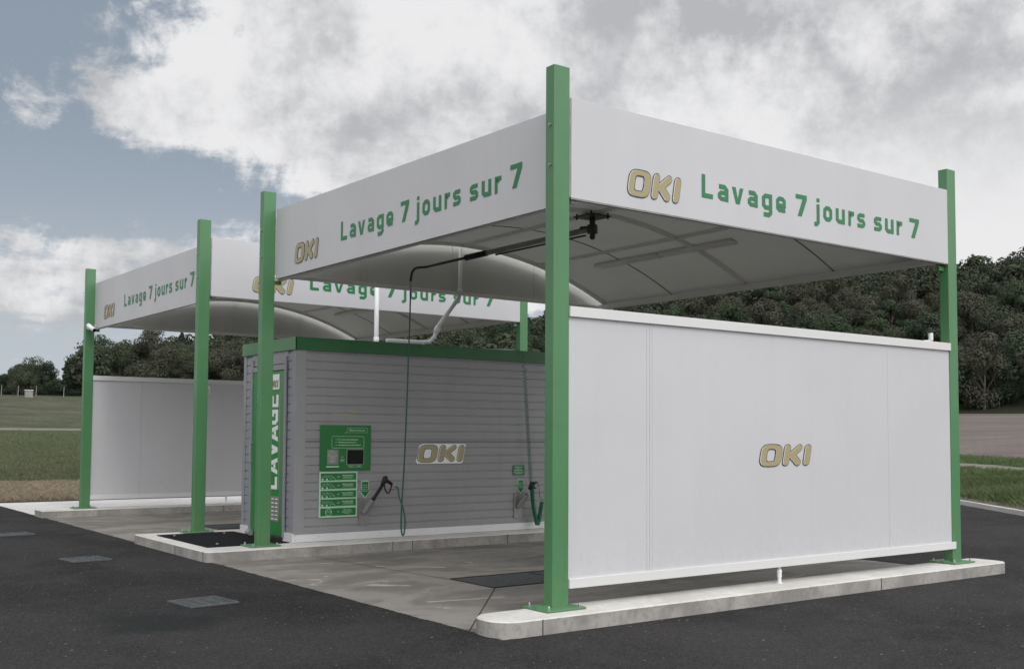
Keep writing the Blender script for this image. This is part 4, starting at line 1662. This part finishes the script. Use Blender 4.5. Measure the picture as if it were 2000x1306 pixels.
b.tube(pts, .0055, 5)
b.build('lower_coil', 'coil', ch, True)
b = MB()
b.tube(bez([(4.335, KY - .14, .70), (4.375, KY - .13, .69), (4.40, KY - .13, .60), (4.42, KY - .13, .48), (4.465, KY - .13, .42)]), .0045, 6)
b.build('lead', 'coil', ch, True)

# pipes and cable on the cabin roof
b = MB()
b.tube([(2.955, 5.800, 4.00), (2.945, 5.800, 3.37), (2.94, 5.815, 3.30), (2.70, 5.93, 2.92), (2.665, 5.95, 2.86), (2.645, 5.97, 2.74), (2.60, 6.03, 2.675), (2.50, 6.08, 2.665), (1.95, 6.10, 2.66)], .030, 12)
b.tube([(2.945, 5.80, 3.42), (2.945, 5.80, 3.36)], .041, 12)
b.tube([(2.68, 5.94, 2.885), (2.655, 5.962, 2.80)], .041, 12)
b.tube([(2.52, 6.08, 2.60), (2.52, 6.08, 2.66)], .03, 12)
tag(b.build('rainwater_pipe', 'pvc', None, True), 'bent white pipe from the nearer canopy roof down to the cabin roof', 'pipe', 'white rainwater pipes')
b = MB()
b.tube([(2.46, 7.3, 2.60), (2.46, 7.3, 2.80), (2.46, 7.3, 2.82), (2.46, 7.3, 3.9)], [.034, .034, .034, .034], 12)
b.tube([(2.46, 7.3, 2.72), (2.46, 7.3, 2.82)], .041, 12)
tag(b.build('rainwater_pipe', 'pvc', None, True), 'straight upright white pipe on the cabin roof below the farther canopy', 'pipe', 'white rainwater pipes')
b = MB()
b.tube(bez([(2.7, 6.05, 2.612), (3.1, 6.02, 2.62), (3.5, 6.04, 2.628), (3.9, 6.0, 2.63), (4.06, KY + .03, 2.64)]), .006, 6)
tag(b.build('roof_cable', 'pvc', None, True), 'thin white cable running along the green roof edge of the cabin', 'cable')

# rubber mat
b = MB()
b.bbox((-.55, 6.0, .001), (.52, 7.86, .012), .003)
rm = b.build('rubber_mat', 'mat')
tag(rm, 'black rubber mat on the middle kerb island in front of the LAVAGE door', 'mat')
for (x, y) in ((-.40, 7.6), (.30, 7.62), (-.33, 6.25), (.2, 6.2)):
    b = MB()
    b.cyl((x, y, .0125), .022, .004, 10)
    b.dome((x, y, .0165), .010, .010)
    b.build('fixing_screw', 'steel', rm)

# security camera on the far left post
sc = thing('security_camera', 'small white bullet camera on the leftmost green post', 'security camera', None, (0, 0, 0))
p0 = Vector((.06, 13.775, 3.30))
b = MB()
b.cyl(p0, .035, .02, 12, axis=(0, -1, 0))
b.tube([p0 + Vector((0, -.02, 0)), p0 + Vector((.0, -.07, -.01))], .014, 8)
b.build('mount', 'pvc', sc)
dv = Vector((.35, -.75, -.5)).normalized()
p1 = p0 + Vector((-.03, -.07, .045))
b = MB()
b.tube([p1, p1 + dv * .19], .042, 14)
b.build('housing', 'pvc', sc, True)
b = MB()
b.tube([p1 + dv * .1901, p1 + dv * .20], .038, 14)
b.build('lens', 'screen', sc)


# ------------------------------------------------------------------ gratings
def yard_grate(x, y, rot, label, z=GZ + .006, s=.46):
    t = thing('drain_grate', label, 'drain grate', 'drain gratings in the asphalt', (x, y, z))
    t.rotation_euler = (0, 0, rot)
    b = MB()
    b.box((-s / 2 - .025, -s / 2 - .025, .001), (s / 2 + .025, s / 2 + .025, .003))
    b.build('pit', 'pit', t)
    b = MB()
    for sx in (-1, 1):
        b.box((min(sx * s / 2, sx * (s / 2 - .02)), -s / 2, .0035), (max(sx * s / 2, sx * (s / 2 - .02)), s / 2, .016))
        b.box((-s / 2 + .021, min(sx * s / 2, sx * (s / 2 - .02)), .0035), (s / 2 - .021, max(sx * s / 2, sx * (s / 2 - .02)), .016))
    b.build('frame', 'grate', t)
    b = MB()
    n = 9
    for i in range(n):
        yy = -s / 2 + .04 + (s - .08) * i / (n - 1)
        b.box((-s / 2 + .021, yy - .006, .0035), (s / 2 - .021, yy + .006, .0055))
    for i in range(1, 4):
        xx_ = -s / 2 + s * i / 4
        for j in range(n - 1):
            yy = -s / 2 + .04 + (s - .08) * (j + .5) / (n - 1)
            b.box((xx_ - .005, yy - .014, .0035), (xx_ + .005, yy + .014, .0050))
    b.build('bars', 'grate_yard', t)


yard_grate(-1.83, 2.69, .12, 'nearest drain grate in the dark asphalt, lower left')
yard_grate(-1.80, 6.62, .12, 'middle drain grate in the asphalt, left of the middle kerb island')
yard_grate(-1.80, 10.45, .12, 'farthest drain grate in the asphalt, at the left picture edge')


def bay_grate(x0, y0, x1, y1, label):
    t = thing('bay_grate', label, 'drain grate', 'mesh gratings in the wash bays', ((x0 + x1) / 2, (y0 + y1) / 2, GZ))
    w, h = (x1 - x0) / 2, (y1 - y0) / 2
    b = MB()
    b.box((-w, -h, .001), (w, h, .0025))
    b.build('pit', 'pit', t)
    b = MB()
    n = int(2 * w / .030)
    for i in range(n + 1):
        xx_ = -w + .01 + (2 * w - .02) * i / n
        b.box((xx_ - .0045, -h, .003), (xx_ + .0045, h, .006))
    b.build('bars', 'grate', t)
    b = MB()
    m_ = int(2 * h / .033)
    for i in range(m_ + 1):
        yy = -h + .01 + (2 * h - .02) * i / m_
        b.box((-w, yy - .003, .0035), (w, yy + .003, .0075))
    b.build('cross_bars', 'grate', t)
    b = MB()
    for xx_ in (-w - .006, w + .006):
        b.box((xx_ - .006, -h - .012, .001), (xx_ + .006, h + .012, .014))
    b.box((-w, -h - .012, .001), (w, -h - .0005, .014))
    b.box((-w, h + .0005, .001), (w, h + .012, .014))
    b.build('frame', 'dark', t)


bay_grate(.87, 2.02, 1.85, 2.78, 'left mesh grate in the nearer wash bay floor')
bay_grate(1.88, 2.02, 2.86, 2.78, 'right mesh grate in the nearer wash bay floor, behind the near post')
bay_grate(1.05, 9.75, 2.03, 10.5, 'mesh grate in the farther wash bay floor, left of the cabin')

# ------------------------------------------------------------------ vegetation
TR = {}


def crown_mesh(name, seed, h, rad, lobes, cards, size, m, conifer=False, z0=.22):
    rn = np.random.RandomState(seed)
    per = cards // lobes
    cs, sz = [], []
    for i in range(lobes):
        if conifer:
            t = (i + .5) / lobes
            zc_ = h * (z0 + (1 - z0) * t)
            an = rn.uniform(0, 2 * math.pi)
            rr_ = rad * (1 - t) * .45
            cs.append((rr_ * math.cos(an), rr_ * math.sin(an), zc_))
            sz.append((rad * (1 - t) * .75 + .15, h * .11))
        else:
            t = (i + .5) / lobes
            ph = rn.uniform(0, 2 * math.pi)
            zz = rn.uniform(-.75, 1.0)
            k = math.sqrt(max(0, 1 - min(1, abs(zz)) ** 2)) * rn.uniform(.35, .85)
            hc = h * (1 + z0) / 2
            cs.append((rad * k * math.cos(ph), rad * k * math.sin(ph), hc + zz * h * (1 - z0) / 2 * .72))
            q_ = rn.uniform(.30, .50)
            sz.append((rad * q_, rad * q_ * .85))
    V = []
    for (c, s) in zip(cs, sz):
        d = rn.normal(size=(per, 3))
        d /= np.linalg.norm(d, axis=1)[:, None]
        rr_ = rn.uniform(.74, 1.06, size=(per, 1))
        p = np.array(c) + d * rr_ * np.array([s[0], s[0], s[1]])
        # card axes: roughly tangent, jittered
        j = rn.normal(size=(per, 3)) * .6
        nrm = d + j * .55 + np.array([0, 0, .2])
        nrm /= np.linalg.norm(nrm, axis=1)[:, None]
        a_ = np.cross(nrm, rn.normal(size=(per, 3)))
        a_ /= np.linalg.norm(a_, axis=1)[:, None]
        b_ = np.cross(nrm, a_)
        w = (size * rn.uniform(.6, 1.25, size=(per, 1)))
        k2 = rn.uniform(.5, .9, size=(per, 1))
        q4 = np.stack([p - a_ * w, p - b_ * w * k2, p + a_ * w * .8, p + b_ * w * k2 * 1.1], axis=1)
        V.append(q4.reshape(-1, 3))
    V = np.concatenate(V)
    n = len(V) // 4
    me = bpy.data.meshes.new(name)
    me.vertices.add(len(V))
    me.vertices.foreach_set('co', V.astype(np.float32).ravel())
    me.loops.add(n * 4)
    me.loops.foreach_set('vertex_index', np.arange(n * 4, dtype=np.int32))
    me.polygons.add(n)
    me.polygons.foreach_set('loop_start', np.arange(0, n * 4, 4, dtype=np.int32))
    me.update()
    me.validate()
    me.materials.append(M[m])
    return me, V


def trunk_mesh(name, h, rad, seed):
    rn = random.Random(seed)
    b = MB()
    top = (rn.uniform(-.2, .2), rn.uniform(-.2, .2), h * .72)
    b.tube([(0, 0, -.6), (.03, .02, h * .3), (top[0] * .6, top[1] * .6, h * .5), top], [h * .020, h * .016, h * .011, h * .004], 6)
    for i in range(5):
        an = rn.uniform(0, 6.28)
        z = h * rn.uniform(.28, .55)
        l = rad * rn.uniform(.5, .85)
        b.tube([(0, 0, z), (l * .5 * math.cos(an), l * .5 * math.sin(an), z + h * .10), (l * math.cos(an), l * math.sin(an), z + h * .24)], [h * .008, h * .006, h * .002], 5)
    me = bpy.data.meshes.new(name)
    me.from_pydata(b.v, [], b.f)
    me.materials.append(M['bark'])
    return me


KINDS = []
specs = [('leaf_green', 5), ('leaf_olive', 3), ('leaf_brown', 3), ('leaf_dark', 2)]
sd_ = 100
for mt, cnt in specs:
    for i in range(cnt):
        sd_ += 1
        h = 8.6 + (sd_ % 3) * .7
        rad = 2.9 + (sd_ % 4) * .25
        me, _ = crown_mesh('crown', sd_, h, rad, 14, 6000, .155, mt, z0=.06)
        KINDS.append((mt, me, trunk_mesh('trunk', h, rad, sd_), h))
con_me, _ = crown_mesh('crown', 55, 9.5, 3.1, 16, 4000, .22, 'leaf_dark', conifer=True, z0=.1)
CON = ('conifer', con_me, trunk_mesh('trunk', 9.5, 1.2, 3), 9.5)

LAB = {'leaf_green': ('green leafy tree among the dense wood on the hillside', 'green trees on the wooded hillside'),
       'leaf_olive': ('pale olive leafy tree among the dense wood on the hillside', 'olive trees on the wooded hillside'),
       'leaf_brown': ('brownish dry-looking tree among the dense wood on the hillside', 'brownish trees on the wooded hillside'),
       'leaf_dark': ('dark green tree among the dense wood on the hillside', 'dark trees on the wooded hillside')}


def plant_tree(kind, x, y, s, rot, label, group, cat='tree', name='leafy_tree', sink=.3, sz=1.0):
    mt, cme, tme, h = kind
    t = thing(name, label, cat, group, (x, y, ground_z(x, y) - sink))
    t.scale = (s, s, s * sz)
    t.rotation_euler = (0, 0, rot)
    a_ = bpy.data.objects.new('trunk', tme)
    b_ = bpy.data.objects.new('crown', cme)
    for o in (a_, b_):
        C.objects.link(o)
        o.parent = t
    return t


rt = random.Random(21)


def to_px(x, y, z):
    d = Vector((x, y, z)) - CAM
    k = d.dot(f)
    return 1000 + 2102.3 * d.dot(r2) / k, 734 - 2102.3 * d.dot(u2) / k


def window(px, py):
    """does a crown at this place of the photograph show past the station?"""
    if px > 1866 and px < 2030:
        return True
    if 1100 < px <= 1866:
        lo = 600 - (px - 1180) * .123 - 10
        hi = 598 + (px - 1113) * .099 + 12
        return lo - 8 < py < hi + 12
    if 1005 < px <= 1100:
        return 595 < py < 705
    if 840 < px <= 1005:
        return 628 < py < 700
    if 395 < px <= 500:
        return 650 < py < 752
    if 185 < px <= 395:
        return 675 < py < 748
    return False


cand = []
a = 22.0
d = 134.0
while d < 262:
    step = 4.3 + (d - 134) * .006
    a_ = 24.0
    while a_ < 75.5:
        aa = a_ + rt.uniform(-.7, .7) * step / d * 57.3 * .5
        dd = d + rt.uniform(-1.8, 1.8)
        pr = profile(aa)
        if dd > pr[7][0] - 1.0 and dd < pr[8][0] + 10:
            cand.append((aa, dd))
        a_ += step / d * 57.3
    d += 4.0
ind, rest = [], []
for aa, dd in cand:
    x, y = CAM.x + dd * math.cos(R(aa)), CAM.y + dd * math.sin(R(aa))
    z = ground_z(x, y)
    px, py = to_px(x, y, z + 6.0)
    (ind if window(px, py) else rest).append((dd, x, y))
ind.sort()
rest += ind[276:]
ind = ind[:276]
for dd, x, y in ind:
    nz = mnoise.noise(Vector((x * .025, y * .025, 5)))
    w = rt.random() + nz * .9
    mt = 'leaf_brown' if w < .06 else 'leaf_olive' if w < .34 else 'leaf_green' if w < .85 else 'leaf_dark'
    kd = rt.choice([k for k in KINDS if k[0] == mt])
    plant_tree(kd, x, y, rt.choice((.5, .62, .72, .85, 1.02)) * rt.uniform(.9, 1.1) * (1.0 if dd < 240 else .85), rt.uniform(0, 6.28), LAB[mt][0], LAB[mt][1], sz=rt.uniform(.85, 1.15), sink=2.1 if dd < 146 else .7)

# the rest of the wood, one mass
low = []
for i in range(4):
    _, V = crown_mesh('tmp', 300 + i, 8.8, 3.2, 14, 900, .34, 'leaf_wood', z0=.1)
    low.append(V)
allV = []
rn = np.random.RandomState(8)
for dd, x, y in rest:
    V = low[rn.randint(4)]
    an = rn.uniform(0, 6.28)
    c, s = math.cos(an), math.sin(an)
    sc_ = rn.uniform(.6, 1.1)
    Vn = np.stack([V[:, 0] * c - V[:, 1] * s, V[:, 0] * s + V[:, 1] * c, V[:, 2]], axis=1) * sc_
    allV.append(Vn + np.array([x, y, ground_z(x, y) - .3]))
allV = np.concatenate(allV)
n = len(allV) // 4
me = bpy.data.meshes.new('forest')
me.vertices.add(n * 4)
me.vertices.foreach_set('co', allV.astype(np.float32).ravel())
me.loops.add(n * 4)
me.loops.foreach_set('vertex_index', np.arange(n * 4, dtype=np.int32))
me.polygons.add(n)
me.polygons.foreach_set('loop_start', np.arange(0, n * 4, 4, dtype=np.int32))
me.update()
me.validate()
me.materials.append(M['leaf_wood'])
fo = obj('forest', me)
fo['kind'] = 'stuff'
fo['label'] = 'dense mixed wood covering the hillside behind the car wash'
fo['category'] = 'forest'

# tree clump at the far left edge of the pasture
def at_px(px, dist):
    a_ = az_of_px(px)
    return CAM.x + dist * math.cos(R(a_)), CAM.y + dist * math.sin(R(a_))


for i in range(30):
    px = -60 + i * 7.6 + rt.uniform(-3, 3)
    dist = 182 + rt.uniform(0, 16)
    x, y = at_px(px, dist)
    big = .43 + .10 * math.sin(px * .045 - 1.2) + rt.uniform(-.06, .08)
    mt = rt.choice(['leaf_green', 'leaf_dark', 'leaf_dark', 'leaf_olive'])
    kd = rt.choice([k for k in KINDS if k[0] == mt])
    nm = {'leaf_green': 'mid green', 'leaf_dark': 'dark green', 'leaf_olive': 'pale olive'}[mt]
    plant_tree(kd, x, y, big * (1.25 if dist > 190 else 1), rt.uniform(0, 6), nm + ' bushy tree in the clump at the far left edge of the pasture', nm + ' trees in the left clump', sz=1.15, sink=1.4)
for px, s, lab in ((128, .66, 'broad dark conifer at the right end of the far left clump'), (322, .80, 'left pointed conifer above the wood behind the far left wall'), (352, .98, 'taller pointed conifer above the wood left of the middle green post')):
    x, y = at_px(px, 182 if px < 200 else 226)
    plant_tree(CON, x, y, s, 0, lab, None, name='conifer', sink=.2, sz=1.0 if px > 200 else .8)

# fence posts and a pale box at the foot of the clump
for px in (2, 35, 70, 124):
    x, y = at_px(px, 174)
    z = ground_z(x, y)
    b = MB()
    b.tube([(x, y, z - .2), (x + .05, y, z + 1.6)], [.055, .045], 6)
    o = b.build('fence_post', 'stone')
    tag(o, 'pale wooden stake standing in front of the far left tree clump', 'fence post', 'stakes in front of the far left trees')
x, y = at_px(56, 168)
b = MB()
z = ground_z(x, y)
b.bbox((x - .5, y - .35, z - .05), (x + .5, y + .35, z + 1.0), .05)
bx = b.build('field_box', 'stone')
b = MB()
b.bbox((x - .58, y - .42, z + 1.003), (x + .58, y + .42, z + 1.08), .02)
b.build('lid', 'pvc', bx)
tag(bx, 'small pale box in the pasture between two stakes at far left', 'box')

# scattered weeds in the rough pasture
V = []
rn = np.random.RandomState(4)


def blades(cnt, gen, hgt, wid, lean, seed):
    rn = np.random.RandomState(seed)
    P = []
    for _ in range(cnt):
        x, y = gen(rn)
        z = ground_z(x, y)
        h = hgt * rn.uniform(.5, 1.3)
        an = rn.uniform(0, 6.28)
        wx, wy = math.cos(an) * wid, math.sin(an) * wid
        la = rn.uniform(0, 6.28)
        lx, ly = math.cos(la) * lean * h, math.sin(la) * lean * h
        P += [(x - wx, y - wy, z - .02), (x + wx, y + wy, z - .02), (x + wx * .6 + lx * .5, y + wy * .6 + ly * .5, z + h * .6), (x + lx, y + ly, z + h)]
    return P


def quads(name, P, m, label):
    n = len(P) // 4
    me = bpy.data.meshes.new(name)
    me.from_pydata(P, [], [(4 * i, 4 * i + 1, 4 * i + 2, 4 * i + 3) for i in range(n)])
    me.materials.append(M[m])
    me.update()
    o = obj(name, me)
    o['kind'] = 'stuff'
    o['label'] = label
    o['category'] = 'grass' if 'grass' in name else 'stubble'
    return o


def gen_bank(rn):
    while True:
        a_ = rn.uniform(25.5, 36)
        pr = profile(a_)
        d = pr[2][0] + .35 + (pr[4][0] - pr[2][0] - .35) * rn.beta(1.5, 1.3) * .93
        if mnoise.noise(Vector((a_ * .9, d * .5, 0))) > rn.uniform(-.6, .1):
            return CAM.x + d * math.cos(R(a_)), CAM.y + d * math.sin(R(a_))


quads('grass_bank', blades(34000, gen_bank, .15, .010, .9, 1), 'blade', 'long tufted green grass on the bank beyond the right kerb')


def gen_strip(rn):
    a_ = rn.uniform(25.5, 36)
    pr = profile(a_)
    d = rn.uniform(pr[5][0] + .3, pr[6][0])
    return CAM.x + d * math.cos(R(a_)), CAM.y + d * math.sin(R(a_))


quads('grass_strip', blades(9000, gen_strip, .13, .012, .7, 2), 'blade', 'strip of green grass between the pale track and the ploughed field')


def gen_meadow(rn):
    a_ = rn.uniform(73.5, 81)
    pr = profile(a_)
    d = pr[4][0] + (pr[5][0] - pr[4][0]) * rn.beta(1, 1.8)
    return CAM.x + d * math.cos(R(a_)), CAM.y + d * math.sin(R(a_))


quads('grass_meadow', blades(30000, gen_meadow, .075, .012, .8, 3), 'blade_dry', 'short green meadow grass at the left beyond the straw strip')


def gen_straw(rn):
    a_ = rn.uniform(74, 81)
    pr = profile(a_)
    d = pr[2][0] + (pr[4][0] - pr[2][0]) * rn.beta(1.1, .9)
    return CAM.x + d * math.cos(R(a_)), CAM.y + d * math.sin(R(a_))


quads('straw_stubble', blades(9000, gen_straw, .12, .010, 1.8, 5), 'straw', 'dry pale straw and stalks on bare soil beyond the left pavement')
